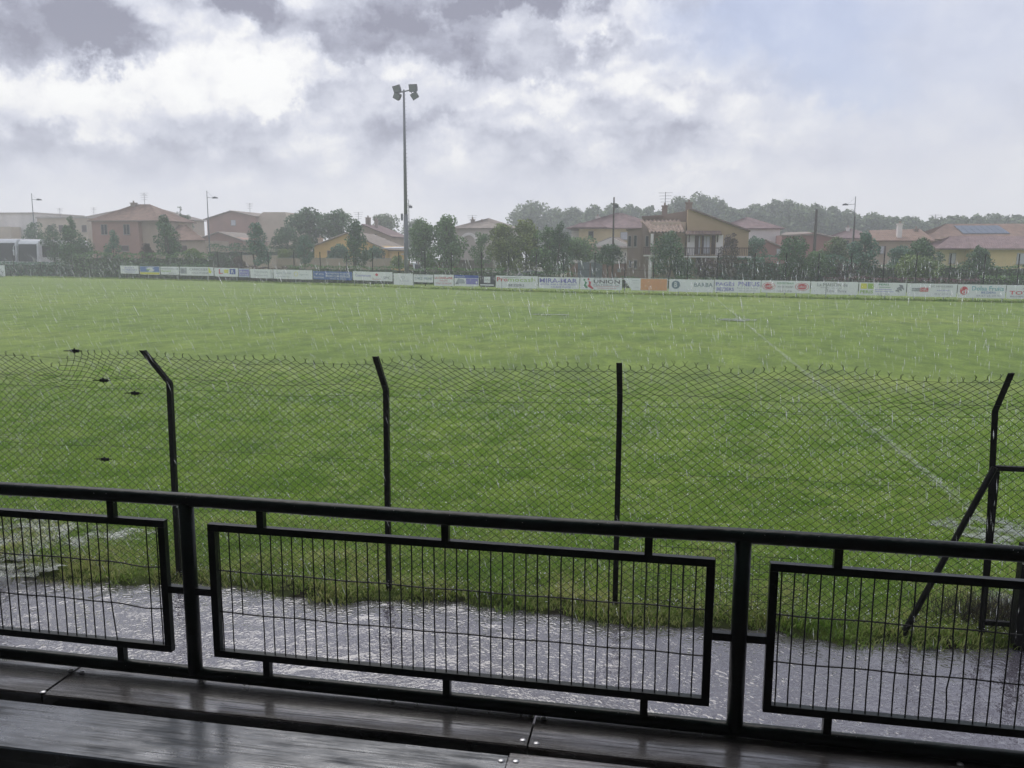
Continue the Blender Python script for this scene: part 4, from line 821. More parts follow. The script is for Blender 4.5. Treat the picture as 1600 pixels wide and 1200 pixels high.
def tiled_roof(name, quads, mtl, parent, rib=.24, amp=.045, th=.12):
    """each quad: (eave_left, eave_right, top_right, top_left); rounded tile rows run up the slope"""
    b_ = MB()
    for (e0, e1, t1_, t0_) in quads:
        e0, e1, t1_, t0_ = map(Vector, (e0, e1, t1_, t0_)); L_ = max((e1-e0).length, (t1_-t0_).length); n = max(2, int(L_/rib))
        nr = (e1-e0).cross(t0_-e0) if (t0_-e0).length > .01 else (e1-e0).cross(t1_-e0)
        nr = nr.normalized(); nr = nr if nr.z > 0 else -nr
        vs = []
        for i in range(n*2+1):
            u = i/(n*2); off = nr*(amp if i % 2 else 0); vs += [e0.lerp(e1, u)+off, t0_.lerp(t1_, u)+off]
        b_.add(vs, [(2*i, 2*i+2, 2*i+3, 2*i+1) for i in range(n*2)])
        lo = -nr*th; b_.add([e0+lo, e1+lo, t1_+lo, t0_+lo, e0, e1, t1_, t0_], [(3, 2, 1, 0), (0, 1, 5, 4), (1, 2, 6, 5), (3, 0, 4, 7)])
    return b_.build(name, mtl, parent)
def hip(x0, x1, y0, y1, ze, zr, ov=.4, ridge=None, rx=None):
    x0 -= ov; x1 += ov; y0 -= ov; y1 += ov; ym = (y0+y1)/2; ins = rx if rx is not None else min((y1-y0)/2, (x1-x0)/2*.999)
    A, B, C, D_ = (x0, y0, ze), (x1, y0, ze), (x1, y1, ze), (x0, y1, ze); P0, P1 = (x0+ins, ym, zr), (x1-ins, ym, zr)
    return [(A, B, P1, P0), (B, C, P1, P1), (C, D_, P0, P1), (D_, A, P0, P0)]
def window(parent, xa, za_, xb, zb_, y, kind='glass', shut=False, bars=1):
    """window or door leaf set in the wall plane y (front)"""
    w_ = MB(); f = .055
    w_.box(xa-f, y-.05, za_-f, xb+f, y+.02, za_).box(xa-f, y-.05, zb_, xb+f, y+.02, zb_+f).box(xa-f, y-.05, za_, xa, y+.02, zb_).box(xb, y-.05, za_, xb+f, y+.02, zb_)
    for k in range(bars): xm = xa+(xb-xa)*(k+1)/(bars+1); w_.box(xm-.025, y-.045, za_, xm+.025, y-.012, zb_)
    wo = w_.build('window', M_frame, parent)
    MB().box(xa, y-.01, za_, xb, y+.015, zb_).build('pane', {'glass': M_glass, 'white': M_shw, 'dark': M_shut}[kind], wo)
    if shut:
        sw = (xb-xa)*.5
        for a_, b_ in ((xa-f-sw, xa-f-.01), (xb+f+.01, xb+f+sw)): MB().box(a_, y-.06, za_-.05, b_, y-.015, zb_+.05).build('shutter', M_shut, wo)
    MB().box(xa-.12, y-.13, za_-f-.07, xb+.12, y+.01, za_-f).build('sill', M_frame, wo)
    return wo
def wpx(parent, x0, y0, x1, y1, D, **k): return window(parent, X(x0, D, y0), Z(y1, D, x0), X(x1, D, y0), Z(y0, D, x0), D-.02, **k)
def chimney(parent, px0, px1, pt, pb, D, mtl=None):
    a, b_ = X(px0, D, pt), X(px1, D, pt); zt_, zb_ = Z(pt, D, px0), Z(pb, D, px0); w_ = b_-a
    c = MB().box(a, D-.3, zb_-.5, b_, D+.4, zt_).build('chimney', mtl or M_chim, parent)
    MB().box(a-.08, D-.38, zt_, b_+.08, D+.48, zt_+.12).build('cap', mtl or M_chim, c)
    MB().tube([((a+b_)/2, D, zt_+.12), ((a+b_)/2, D, zt_+.42)], .12, 8).build('flue', M_chim, c)
def antenna(px, pt, pb, D, label, kind='yagi'):
    x = X(px, D, pt); z1, z0 = Z(pt, D, px), Z(pb, D, px); t_ = thing('roof_antenna', label, 'antenna', (x, D, z0), 'television aerials on the roofs')
    MB().tube([(x, D, z0-.3), (x, D, z1)], .035, 5).build('mast', M_ant, t_)
    b_ = MB()
    for k in range(4): z = z1-.1-.32*k; wd = .75-.08*k; b_.tube([(x-wd, D, z), (x+wd, D, z+.02)], .022, 4)
    b_.tube([(x, D-.6, z1-.3), (x, D+.6, z1-.3)], .022, 4); b_.build('elements', M_ant, t_)
def Pz(px, py, D): p = at(px, py, D); return (p.x, p.z)

# far left flat blocks
D = 150; h_ = thing('flat_roofed_block', 'pale grey flat-roofed building at the far left behind the coaches', 'building', (X(30, D), D, 0))
MB().box(X(-40, D), D, 0, X(63, D), D+14, Z(334, D, 30)).build('wall', WM['white'], h_); MB().box(X(-42, D), D-.3, Z(334, D, 30)+.003, X(64, D), D+14.3, Z(332, D, 30)).build('cornice', WM['grey'], h_)
MB().box(X(-40, D), D-3, 0, X(40, D), D-.35, Z(355, D, 30)).build('annexe', WM['beige'], h_)
D = 145; h_ = thing('long_low_building', 'long pale building with a low parapet left of the salmon house', 'building', (X(100, D), D, 0))
MB().box(X(64, D), D, 0, X(142, D), D+12, Z(341, D, 100)).build('wall', WM['beige'], h_); MB().box(X(63, D), D-.2, Z(341, D, 100)+.003, X(143, D), D+12.2, Z(338.5, D, 100)).build('parapet', WM['grey'], h_)
for p_ in (75, 92, 110, 128): wpx(h_, p_, 352, p_+7, 362, D, kind='dark', bars=0)
antenna(93, 325, 339, 145, 'thin aerial on the long pale building'); antenna(146, 324, 335, 150, 'thin aerial behind the salmon house roof')
# big hazy roof behind salmon house
D = 150; h_ = thing('wide_gabled_house', 'wide pale house whose hazy roof rises behind the salmon house', 'house', (X(200, D), D, 0))
x0, x1 = X(131, D), X(263, D); MB().box(x0, D, 0, x1, D+14, Z(342, D, 200)).build('wall', WM['beige'], h_)
tiled_roof('roof', hip(x0, x1, D, D+14, Z(341, D, 200), Z(327, D, 200)+.8, .5), RM['pale'], h_)
# salmon house
D = 116; h_ = thing('salmon_house', 'two-storey salmon house with a hipped tile roof at the left', 'house', (X(190, D), D, 0))
x0, x1, x2 = X(143, D, 350), X(216, D, 350), X(250, D, 350); ze = Z(345, D, 180)
MB().box(x0, D, 0, x1, D+9, ze).build('wall', WM['pink'], h_); MB().box(x1+.003, D+.8, 0, x2, D+8.8, ze).build('wall', WM['peach'], h_)
tiled_roof('roof', hip(x0, x2, D, D+9, ze+.02, Z(322, D, 205)+.5, .45), RM['terra'], h_)
MB().box(x0-.45, D-.45, ze-.12, x2+.45, D-.33, ze).build('gutter', M_chim, h_)
wpx(h_, 158, 351, 167, 366, D, bars=1); wpx(h_, 193, 351, 202, 366, D, bars=1); wpx(h_, 190, 384, 201, 392, D, kind='dark', bars=0)
chimney(h_, 205.5, 212, 318, 328, D+4); 
xw = X(315, D, 380); xw0 = X(251, D, 380)
MB().box(xw0+.01, D+1, 0, xw, D+8, Z(376, D, 290)).build('wing_wall', WM['peach'], h_)
tiled_roof('wing_roof', [((xw0, D+.5, Z(376, D, 290)), (xw+.4, D+.5, Z(375, D, 290)), (X(262, D, 352), D+5, Z(350, D, 262)), (xw0, D+5, Z(350, D, 262)))], RM['terra'], h_)
wpx(h_, 278, 384, 292, 394, D+1, kind='dark', bars=0)
antenna(225, 301, 325, 120, 'tall branched aerial above the salmon house roof')
# far pink house
D = 152; h_ = thing('far_pink_house', 'hazy pink house with a broad low roof between the lamp post and the trees', 'house', (X(370, D), D, 0))
x0, x1 = X(327, D), X(402, D); pts = [(x0, 0), (x1, 0), (x1, Z(338, D, 400)), (X(366, D), Z(330, D, 366)), (x0, Z(342, D, 327))]
MB().prism(pts, D, D+12).build('wall', WM['pink'], h_)
tiled_roof('roof', [((x0-.5, D-.5, Z(342.5, D, 327)), (x0-.5, D+12, Z(342.5, D, 327)), (X(366, D), D+12, Z(329, D, 366)), (X(366, D), D-.5, Z(329, D, 366))), ((x1+.5, D-.5, Z(338, D, 400)), (x1+.5, D+12, Z(338, D, 400)), (X(366, D), D+12, Z(329, D, 366)), (X(366, D), D-.5, Z(329, D, 366)))], RM['pale'], h_)
MB().prism([(x1+.01, 0), (X(452, D), 0), (X(452, D), Z(351, D, 450)), (X(445, D), Z(331, D, 445)), (X(411, D), Z(331, D, 411)), (x1+.01, Z(338, D, 405))], D+1, D+11).build('extension', WM['beige'], h_)
wpx(h_, 361, 344, 368, 352, D, kind='white', bars=0)
antenna(390, 317, 332, 152, 'aerial on the far pink house')
D = 135; h_ = thing('low_gabled_house', 'low house with a shallow brown gable below the far pink house', 'house', (X(345, D), D, 0))
x0, x1, xm_ = X(312, D), X(382, D), X(345, D)
MB().prism([(x0, 0), (x1, 0), (x1, Z(374, D, 380)), (xm_, Z(363, D, 345)), (x0, Z(372, D, 312))], D, D+9).build('wall', WM['pink'], h_)
tiled_roof('roof', [((x0-.4, D-.4, Z(374, D, 312)), (x0-.4, D+9, Z(374, D, 312)), (xm_, D+9, Z(362, D, 345)), (xm_, D-.4, Z(362, D, 345))), ((x1+.4, D-.4, Z(376, D, 382)), (x1+.4, D+9, Z(376, D, 382)), (xm_, D+9, Z(362, D, 345)), (xm_, D-.4, Z(362, D, 345)))], RM['pale'], h_)
# orange gable
D = 108; h_ = thing('orange_gable_house', 'small orange house with a wide gable behind the low wall', 'house', (X(550, D), D, 0))
x0, x1, xm_ = X(492, D), X(606, D), X(545, D)
MB().prism([(x0, 0), (x1, 0), (x1, Z(388, D, 606)), (xm_, Z(364, D, 545)), (x0, Z(383, D, 492))], D, D+10).build('wall', WM['orange'], h_)
tiled_roof('roof', [((x0-.4, D-.4, Z(385, D, 492)), (x0-.4, D+10, Z(385, D, 492)), (xm_, D+10, Z(363, D, 545)), (xm_, D-.4, Z(363, D, 545))), ((x1+.4, D-.4, Z(390.5, D, 606)), (x1+.4, D+10, Z(390.5, D, 606)), (xm_, D+10, Z(363, D, 545)), (xm_, D-.4, Z(363, D, 545)))], RM['pale'], h_)
wpx(h_, 512, 392, 524, 402, D, kind='dark', bars=0); wpx(h_, 578, 392, 587, 406, D, kind='dark', bars=0); chimney(h_, 498, 503, 373, 381, D+3, WM['peach'])
# house behind with chimneys
D = 128; h_ = thing('beige_house', 'beige house with two chimneys rising behind the orange gable', 'house', (X(590, D), D, 0))
x0, x1 = X(560, D), X(612, D); MB().prism([(x0, 0), (x1, 0), (x1, Z(368, D, 612)), (X(568, D), Z(351, D, 568)), (x0, Z(353, D, 560))], D, D+9).build('wall', WM['peach'], h_)
tiled_roof('roof', [((x1+.4, D-.4, Z(370, D, 612)), (x1+.4, D+9, Z(370, D, 612)), (X(568, D), D+9, Z(350, D, 568)), (X(568, D), D-.4, Z(350, D, 568)))], RM['mauve'], h_)
chimney(h_, 572, 578, 341, 352, D+2); chimney(h_, 586, 589.5, 344, 356, D+3); wpx(h_, 582, 366, 588, 374, D, bars=0)
antenna(560, 331, 352, 128, 'aerial standing left of the two chimneys')
# carport
D = 106; h_ = thing('carport', 'open carport with a white corrugated roof beside the mast', 'carport', (X(635, D), D, 0))
MB().prism_x([(D-2.5, Z(389, D, 620)), (D+3, Z(387, D, 620)), (D+3, Z(387, D, 620)+.12), (D-2.5, Z(389, D, 620)+.12)], X(606, D), X(634, D)).build('roof', M_shw, h_)
MB().box(X(634, D)+.01, D-2, Z(398, D, 650), X(662, D), D+3, Z(396.5, D, 650)).build('roof', M_shw, h_)
for p_ in (609, 633, 661): x = X(p_, D); MB().box(x-.07, D-2.2, 0, x+.07, D-2.05, Z(398.5, D, 640)).build('post', M_chim, h_)
# low walls and fences beyond the hedge
def lowwall(x0, x1, D, pt, mtl, label, name='garden_wall', cap=True):
    a, b_ = X(x0, D, 415), X(x1, D, 415); h = Z(pt, D, (x0+x1)/2); t_ = thing(name, label, 'wall', ((a+b_)/2, D, 0))
    MB().box(a, D, -.1, b_, D+.2, h).build('wall', mtl, t_)
    if cap: MB().box(a-.03, D-.05, h+.003, b_+.03, D+.25, h+.07).build('coping', M_conc2, t_)
    n = max(2, int((b_-a)/3.5))
    for k in range(n+1): x = a+(b_-a)*k/n; MB().box(x-.14, D-.06, -.1, x+.14, D-.003, h-.003).build('pier', mtl, t_)
    return t_
M_conc2 = mat('coping_concrete', (.38, .35, .32), .8, .15, 2)
lowwall(380, 434, 106, 399, WM['beige'], 'pale garden wall behind the white van')
lowwall(434, 610, 101, 404, WM['peach'], 'long peach wall in front of the orange gable house')
lowwall(130, 300, 103, 408, WM['beige'], 'low pale wall behind the dark hedge below the salmon house')
D = 99; fz = thing('board_fence', 'weathered grey board fence between the mast and the arched house', 'fence', (X(712, D), D, 0))
xx = X(664, D); k = 0; M_bd = mat('fence_board_grey', (.20, .17, .15), .85, .3, 2, objrand=.25)
bmesh0 = MB().box(0, 0, -.05, .155, .03, Z(406, D, 700)); bm_me = None
while xx < X(768, D):
    if bm_me is None: ob = bmesh0.build('board', M_bd, fz); bm_me = ob.data
    else: ob = link('board', bm_me, fz)
    ob.location = (xx, D+(.01 if k % 2 else 0), random.uniform(-.05, .02)); xx += .165; k += 1
o = MB().box(X(685, 98.5), 98.4, Z(420, 98.5, 700), X(712, 98.5), 98.5, Z(410, 98.5, 700)).build('red_tarp', mat('tarp_red', (.35, .07, .07), .7, .2, 3)); o.name = 'hanging_tarp'; tag(o, 'dull red tarp hung on the grey board fence', 'tarp')
# arched house
D = 122; h_ = thing('arched_house', 'grey house with a round arch and chimneys half hidden by trees', 'house', (X(745, D), D, 0))
x0, x1 = X(708, D), X(800, D); MB().box(x0, D, 0, x1, D+9, Z(357, D, 745)).build('wall', WM['grey'], h_)
tiled_roof('roof', hip(x0, x1, D, D+9, Z(356.5, D, 745), Z(349, D, 745)+.9, .4), RM['pale'], h_)
ca = at(733, 378, D); am = MB(); n = 14; vs = []
for k in range(n+1):
    a_ = math.pi*k/n
    for rr in (1.35, .95): vs += [(ca.x+rr*math.cos(a_), D-.25, ca.z+rr*math.sin(a_)), (ca.x+rr*math.cos(a_), D-.004, ca.z+rr*math.sin(a_))]
am.add(vs, [q for k in range(n) for q in ((4*k, 4*k+4, 4*k+6, 4*k+2), (4*k, 4*k+1, 4*k+5, 4*k+4), (4*k+2, 4*k+6, 4*k+7, 4*k+3))]).build('arch', WM['white'], h_)
chimney(h_, 736, 741, 344, 352, D+3); chimney(h_, 751, 755, 347, 353, D+3); antenna(738, 336, 345, 125, 'aerial on the chimney of the arched house')
# cream house left of the main house
D = 112; h_ = thing('cream_house', 'cream two-storey house with a mauve hipped roof left of the balcony house', 'house', (X(945, D), D, 0))
x0, x1 = X(892, D), X(1010, D); ze = Z(357, D, 920)
MB().box(x0, D, 0, X(905, D), D+9, ze-.3).build('wall', WM['white'], h_); MB().box(X(905, D)+.003, D-1.2, 0, x1, D+9, ze).build('wall', WM['cream'], h_)
tiled_roof('roof', hip(x0, x1+2, D-1.2, D+10, ze+.02, Z(338, D, 960)+.6, .5), RM['mauve'], h_)
tiled_roof('porch_roof', hip(X(900, D), X(945, D), D-2.6, D-1.25, Z(356, D, 920), Z(349, D, 920), .35), RM['mauve'], h_)
wpx(h_, 920, 362, 927, 372, D-1.22, bars=0); wpx(h_, 970, 363, 982, 374, D-1.22, kind='white', bars=0); chimney(h_, 931, 937, 340, 344, D+4, WM['white'])
D = 104; h_ = thing('low_clay_roofed_house', 'low house with a pale gabled roof in front of the cream house', 'house', (X(945, D), D, 0))
x0, x1, xm_ = X(905, D), X(985, D), X(955, D); MB().prism([(x0, 0), (x1, 0), (x1, Z(385, D, 980)), (xm_, Z(371, D, 955)), (X(918, D), Z(386, D, 918)), (x0, Z(392, D, 905))], D, D+5).build('wall', WM['white'], h_)
tiled_roof('roof', [((X(912, D), D-.4, Z(387, D, 915)), (x1+.3, D-.4, Z(387, D, 980)), (X(965, D), D+3, Z(370, D, 955)), (X(950, D), D+3, Z(370, D, 955)))], RM['pale'], h_)
tiled_roof('porch_roof', [((X(893, D), D-1.8, Z(397, D, 905)), (X(934, D), D-1.8, Z(395, D, 905)), (X(925, D), D-.45, Z(381, D, 905)), (X(893, D), D-.45, Z(381, D, 905)))], RM['terra'], h_)
MB().box(X(903, D), D-.9, Z(410, D, 910), X(931, D), D-.8, Z(397, D, 910)).build('garage_door', M_shw, h_)
lowwall(888, 978, 92, 412, WM['pink'], 'pinkish brick garden wall left of the balcony house', 'brick_garden_wall')
gq = thing('metal_gate', 'blue grey metal gate panels set in the pinkish wall', 'gate', (X(925, 91.8), 91.8, 0))
for a_, b_ in ((903, 921), (923, 941)): MB().box(X(a_, 91.8), 91.75, .1, X(b_, 91.8), 91.85, Z(410, 91.8, 920)).build('leaf', mat('gate_blue_grey', (.20, .23, .27), .5, .2, 3), gq)
lb_ = at(967.5, 423, 91.6); o = MB().box(lb_.x-.18, 91.5, lb_.z-.15, lb_.x+.18, 91.9, lb_.z+.18).prism([(lb_.x-.2, lb_.z+.18), (lb_.x+.2, lb_.z+.18), (lb_.x, lb_.z+.27)], 91.5, 91.9).build('letterbox', M_shw); tag(o, 'small white letterbox on the pinkish wall', 'letterbox')

# ---- the balcony house
D = 89.0; bh = thing('balcony_house', 'tan two-storey house with a long wooden balcony and canal tile porch roof', 'house', (X(1073, D), D, 0))
gz = -.1
def PX(px, py, d=D): return X(px, d, py), Z(py, d, px)
# left wing
MB().prism([(X(979, D), gz), (X(1001, D), gz), (X(1001, D), Z(357, D, 1001)), (X(979, D), Z(359.5, D, 979))], D, D+8).build('wing_wall', WM['brown'], bh)
MB().prism([(X(978, D)-.1, Z(359.5, D, 979)), (X(1001, D), Z(357, D, 1001)), (X(1001, D), Z(356, D, 1001)), (X(978, D)-.1, Z(358.3, D, 979))], D-.25, D+8.2).build('wing_roof', RM['brown'], bh)
MB().prism([(X(1001, D)+.004, gz), (X(1016, D), gz), (X(1016, D), Z(362, D, 1016)), (X(1001, D)+.004, Z(346, D, 1001))], D+.1, D+8).build('wall', WM['brown'], bh)
# recessed wall under the porch roof
MB().box(X(1016, D)+.004, D+1.6, gz, X(1070, D), D+8, Z(346, D, 1040)).build('wall', WM['beige'], bh)
# tall brown body behind
MB().prism([(X(1000, D), Z(346.5, D, 1000)+.01), (X(1072.5, D), Z(346.5, D, 1000)+.01), (X(1072.5, D), Z(327, D, 1073)), (X(1058, D), Z(329, D, 1058)), (X(1034, D), Z(333, D, 1034)), (X(1000, D), Z(336, D, 1000))], D+3.2, D+9).build('upper_wall', WM['brown'], bh)
# gable front
MB().prism([(X(1071.5, D)+.004, gz), (X(1167.5, D), gz), (X(1167.5, D), Z(362, D, 1167)), (X(1073.5, D), Z(327, D, 1073)), (X(1071.5, D)+.004, Z(327, D, 1073))], D, D+9.3).build('gable_wall', WM['tan'], bh)
MB().prism([(X(1073, D), Z(327, D, 1073)+.02), (X(1169, D), Z(362.5, D, 1169)+.02), (X(1169, D), Z(360.5, D, 1169)+.06), (X(1073, D), Z(325.3, D, 1073)+.05)], D-.35, D+9.5).build('gable_roof', RM['brown'], bh)
MB().box(X(999, D), D+3.0, Z(337.5, D, 1010), X(1034, D), D+9.1, Z(335.6, D, 1010)).build('parapet_cap', RM['brown'], bh)
# canal tile porch roof
zE, zR = Z(363.5, D-.8, 1040), Z(345, D+3.2, 1030)
tiled_roof('porch_roof', [((X(1016, D-.8, 363), D-.8, zE), (X(1071, D-.8, 363), D-.8, zE), (X(1063, D+3.1, 345), D+3.1, zR), (X(1000.5, D+3.1, 345), D+3.1, zR))], mat('canal_tiles', (.30, .225, .18), .85, .45, 2.5), bh, rib=.42, amp=.17)
chimney(bh, 1034.5, 1043, 323, 333, D+5, WM['brown']); chimney(bh, 1071.5, 1081.5, 318, 328, D+5, WM['brown'])
antenna(1040, 300, 322, D+5, 'slanting aerial on the left chimney of the balcony house')
for x0_, x1_, y0_, y1_ in ((982, 986, 369, 385), (991, 995, 368, 385), (983, 986.5, 407, 417), (991, 995, 407, 419)): wpx(bh, x0_, y0_, x1_, y1_, D, bars=0)
wpx(bh, 1009, 369, 1013.5, 385, D+.1, bars=0)
# canopy over the doors
zc, zc2 = Z(366, D-.9, 1095), Z(361, D, 1095)
tiled_roof('canopy', [((X(1068, D-.9), D-.9, zc), (X(1126, D-.9), D-.9, zc), (X(1124, D), D-.02, zc2), (X(1070, D), D-.02, zc2))], RM['brown'], bh, rib=.28, amp=.06)
for p_ in (1075, 1119):
    x = X(p_, D); MB().tube([(x, D-.02, Z(378, D, p_)), (x, D-.75, zc-.06)], .06, 5).tube([(x, D-.02, zc-.1), (x, D-.8, zc-.1)], .05, 5).build('bracket', M_shut, bh)
MB().box(X(1072, D), D-.025, Z(399, D, 1100), X(1084, D), D-.003, Z(367, D, 1100)).build('render_panel', WM['white'], bh)
MB().box(X(1117, D), D-.025, Z(399, D, 1100), X(1128, D), D-.003, Z(367, D, 1100)).build('render_panel', WM['white'], bh)
wpx(bh, 1091, 369.5, 1094, 396, D, kind='white', bars=0); wpx(bh, 1099, 369.5, 1109, 396, D, kind='white', bars=1)
for a_, b_ in ((1084.5, 1090), (1094.8, 1098.2), (1110, 1116)): MB().box(X(a_, D), D-.08, Z(397, D, 1100), X(b_, D), D-.03, Z(368, D, 1100)).build('shutter', M_shut, bh)
wpx(bh, 1088, 402, 1095, 430, D, kind='dark', bars=0); wpx(bh, 1133, 371, 1141, 384, D, kind='dark', bars=0)
wpx(bh, 1098, 403, 1108, 420, D, kind='dark', bars=0)
# balcony slab, railing and columns
MB().box(X(1066, D), D-1.2, Z(402.3, D, 1100), X(1171, D), D-.004, Z(400, D, 1100)).build('balcony_slab', WM['white'], bh)
MB().box(X(1005, D), D-1.2, Z(400.5, D, 1010), X(1066, D)-.004, D+1.59, Z(398.2, D, 1010)).build('balcony_slab', WM['white'], bh)
zA = lambda p_: Z(398.0+(p_-1005)*.013, D-1.1, p_); zB_ = lambda p_: Z(386.0+(p_-1005)*.013, D-1.1, p_)
rl = MB().box(X(1005, D), D-1.16, zB_(1035)-.04, X(1066, D)-.01, D-1.04, zB_(1035)+.04).build('balcony_rail', M_shut, bh)
r2 = MB().box(X(1066, D), D-1.16, zB_(1115)-.04, X(1171, D), D-1.04, zB_(1115)+.04).build('balcony_rail', M_shut, bh)
bme = None; xx = X(1005.5, D)
while xx < X(1171, D):
    if bme is None: ob = MB().box(-.025, -.02, 0, .025, .02, zB_(1035)-zA(1035)-.04).build('baluster', M_shut, rl); bme = ob.data
    else: ob = link('baluster', bme, rl if xx < X(1066, D) else r2)
    p_ = 1005+(xx-X(1005, D))/(X(1171, D)-X(1005, D))*166; ob.location = (xx, D-1.1, zA(p_) if p_ < 1066 else zA(1115)); xx += .17
for p_, w_ in ((1016.5, .17), (1015.5, .2)):
    pass
xcol = X(1017.5, D-.7); MB().box(xcol-.15, D-.9, Z(398, D, 1017), xcol+.15, D-.6, zE-.1).build('column', WM['white'], bh)
xcol = X(1015.8, D-.9); MB().box(xcol-.17, D-1.05, gz, xcol+.17, D-.75, Z(400.6, D, 1017)).build('column', WM['white'], bh)
xcol = X(1076.5, D-.9); MB().box(xcol-.15, D-1.05, gz, xcol+.15, D-.75, Z(402.4, D, 1077)).build('column', WM['white'], bh)
ld = thing('white_trellis', 'small pale trellis standing below the balcony', 'trellis', (X(1087, 86.5), 86.5, 0))
for p_ in (1085.5, 1089): x = X(p_, 86.5); MB().box(x-.03, 86.45, 0, x+.03, 86.5, Z(413, 86.5, 1087)).build('upright', M_frame, ld)
for k in range(5): MB().box(X(1085.5, 86.5), 86.4, .5+k*.45, X(1089, 86.5), 86.44, .56+k*.45).build('rung', M_frame, ld)

# white house right behind
D = 118; h_ = thing('white_house', 'white house with a dull mauve hipped roof behind the balcony house', 'house', (X(1180, D), D, 0))
x0, x1 = X(1122, D), X(1216, D); ze = Z(357, D, 1180); MB().box(x0, D, 0, x1, D+9, ze).build('wall', WM['white'], h_)
tiled_roof('roof', hip(x0, x1, D, D+9, ze+.02, Z(344, D, 1160)+.6, .5), RM['mauve'], h_)
D = 106; h_ = thing('low_red_house', 'low red house with a small tiled gable right of the white house', 'house', (X(1205, D), D, 0))
x0, x1, xm_ = X(1172, D), X(1224, D), X(1195, D); MB().prism([(x0, 0), (x1, 0), (x1, Z(387, D, 1224)), (xm_, Z(376, D, 1195)), (x0, Z(384, D, 1172))], D, D+6).build('wall', WM['red'], h_)
tiled_roof('roof', [((x1+.3, D-.4, Z(388.5, D, 1224)), (x1+.3, D+6, Z(388.5, D, 1224)), (xm_, D+6, Z(374.5, D, 1195)), (xm_, D-.4, Z(374.5, D, 1195)))], RM['pale'], h_)
wpx(h_, 1214, 389, 1222, 398, D, kind='white', bars=0)
D = 112; h_ = thing('pink_gabled_house', 'pink walled house with a shallow grey roof behind the dark pole', 'house', (X(1270, D), D, 0))
x0, x1 = X(1219, D), X(1302, D); MB().prism([(x0, 0), (x1, 0), (x1, Z(371, D, 1300)), (X(1268, D), Z(364, D, 1268)), (x0, Z(367, D, 1219))], D, D+8).build('wall', WM['red'], h_)
tiled_roof('roof', [((x0-.3, D-.4, Z(367.5, D, 1219)), (X(1270, D), D-.4, Z(366, D, 1268)), (X(1268, D), D+4, Z(361, D, 1268)), (X(1230, D), D+4, Z(362, D, 1230))), ((x1+.4, D-.4, Z(372, D, 1300)), (x1+.4, D+8, Z(372, D, 1300)), (X(1268, D), D+8, Z(363, D, 1268)), (X(1268, D), D-.4, Z(363, D, 1268)))], RM['pale'], h_)
D = 125; h_ = thing('distant_mauve_roofed_house', 'distant house with a mauve roof between the dark pole and the right lamp post', 'house', (X(1330, D), D, 0))
x0, x1 = X(1300, D), X(1372, D); MB().box(x0, D, 0, x1, D+8, Z(372, D, 1330)).build('wall', WM['peach'], h_); tiled_roof('roof', hip(x0, x1, D, D+8, Z(372, D, 1330), Z(362, D, 1330)+.5, .4), RM['mauve'], h_)
wpx(h_, 1318, 376, 1326, 386, D, bars=0); chimney(h_, 1323, 1327, 357, 364, D+3, WM['white'])
D = 112; h_ = thing('chimney_house', 'peach house with an orange tile roof and a tall white chimney', 'house', (X(1405, D), D, 0))
x0, x1 = X(1366, D), X(1452, D); ze = Z(376, D, 1400); MB().box(x0, D, 0, x1, D+9, ze).build('wall', WM['peach'], h_)
tiled_roof('roof', [((x0-.4, D-.4, ze), (x1+.4, D-.4, ze), (x1, D+5, Z(358, D+5, 1400)), (x0+.2, D+5, Z(360, D+5, 1400)))], RM['terra'], h_)
chimney(h_, 1402.5, 1409.5, 351, 370, D+1.2, WM['white']); chimney(h_, 1429, 1434, 359, 363, D+4)
wpx(h_, 1376, 385, 1381, 396, D, kind='white', shut=True, bars=0); wpx(h_, 1402, 385, 1407, 397, D, kind='dark', bars=0)
D = 118; h_ = thing('solar_roof_house', 'large house at the right with solar panels on its tile roof', 'house', (X(1525, D), D, 0))
x0, x1 = X(1452, D), X(1640, D); ze = Z(370, D, 1500); MB().box(x0+1, D, 0, x1, D+12, ze).build('wall', WM['beige'], h_)
zr_ = Z(350, D+5, 1500); tiled_roof('roof', [((x0-1, D-.5, ze-.3), (x1, D-.5, ze-.3), (X(1598, D+5), D+5, zr_), (X(1473, D+5), D+5, zr_)), ((x0-1, D+11, ze-.3), (x0-1, D-.5, ze-.3), (X(1473, D+5), D+5, zr_), (X(1473, D+5), D+5, zr_))], RM['terra'], h_)
sa = MB()
for i in range(7):
    for j in range(2):
        u0_, u1_ = i/7+.005, (i+1)/7-.005
        def sp_(u, v): 
            lo, hi = Vector((X(1503, D+1.5, 367), D+1.2, ze-.3+(zr_-ze+.3)*.31)), Vector((X(1491, D+3.8, 354), D+4.1, ze-.3+(zr_-ze+.3)*.84)); lo2, hi2 = Vector((X(1577, D+1.5, 367), D+1.2, lo.z)), Vector((X(1561, D+3.8, 354), D+4.1, hi.z))
            return lo.lerp(lo2, u).lerp(hi.lerp(hi2, u), v)+Vector((0, -.05, .12))
        MB().add([sp_(u0_, j/2+.01), sp_(u1_, j/2+.01), sp_(u1_, j/2+.49), sp_(u0_, j/2+.49)]+[sp_(u0_, j/2+.01)-Vector((0, 0, .05)), sp_(u1_, j/2+.01)-Vector((0, 0, .05)), sp_(u1_, j/2+.49)-Vector((0, 0, .05)), sp_(u0_, j/2+.49)-Vector((0, 0, .05))], [(0, 1, 2, 3), (0, 4, 5, 1), (1, 5, 6, 2), (2, 6, 7, 3), (3, 7, 4, 0)]).build('solar_panel', M_sol, h_)
D = 101; h_ = thing('yellow_bungalow', 'yellow single-storey house with a hipped roof at the right edge', 'house', (X(1540, D), D, 0))
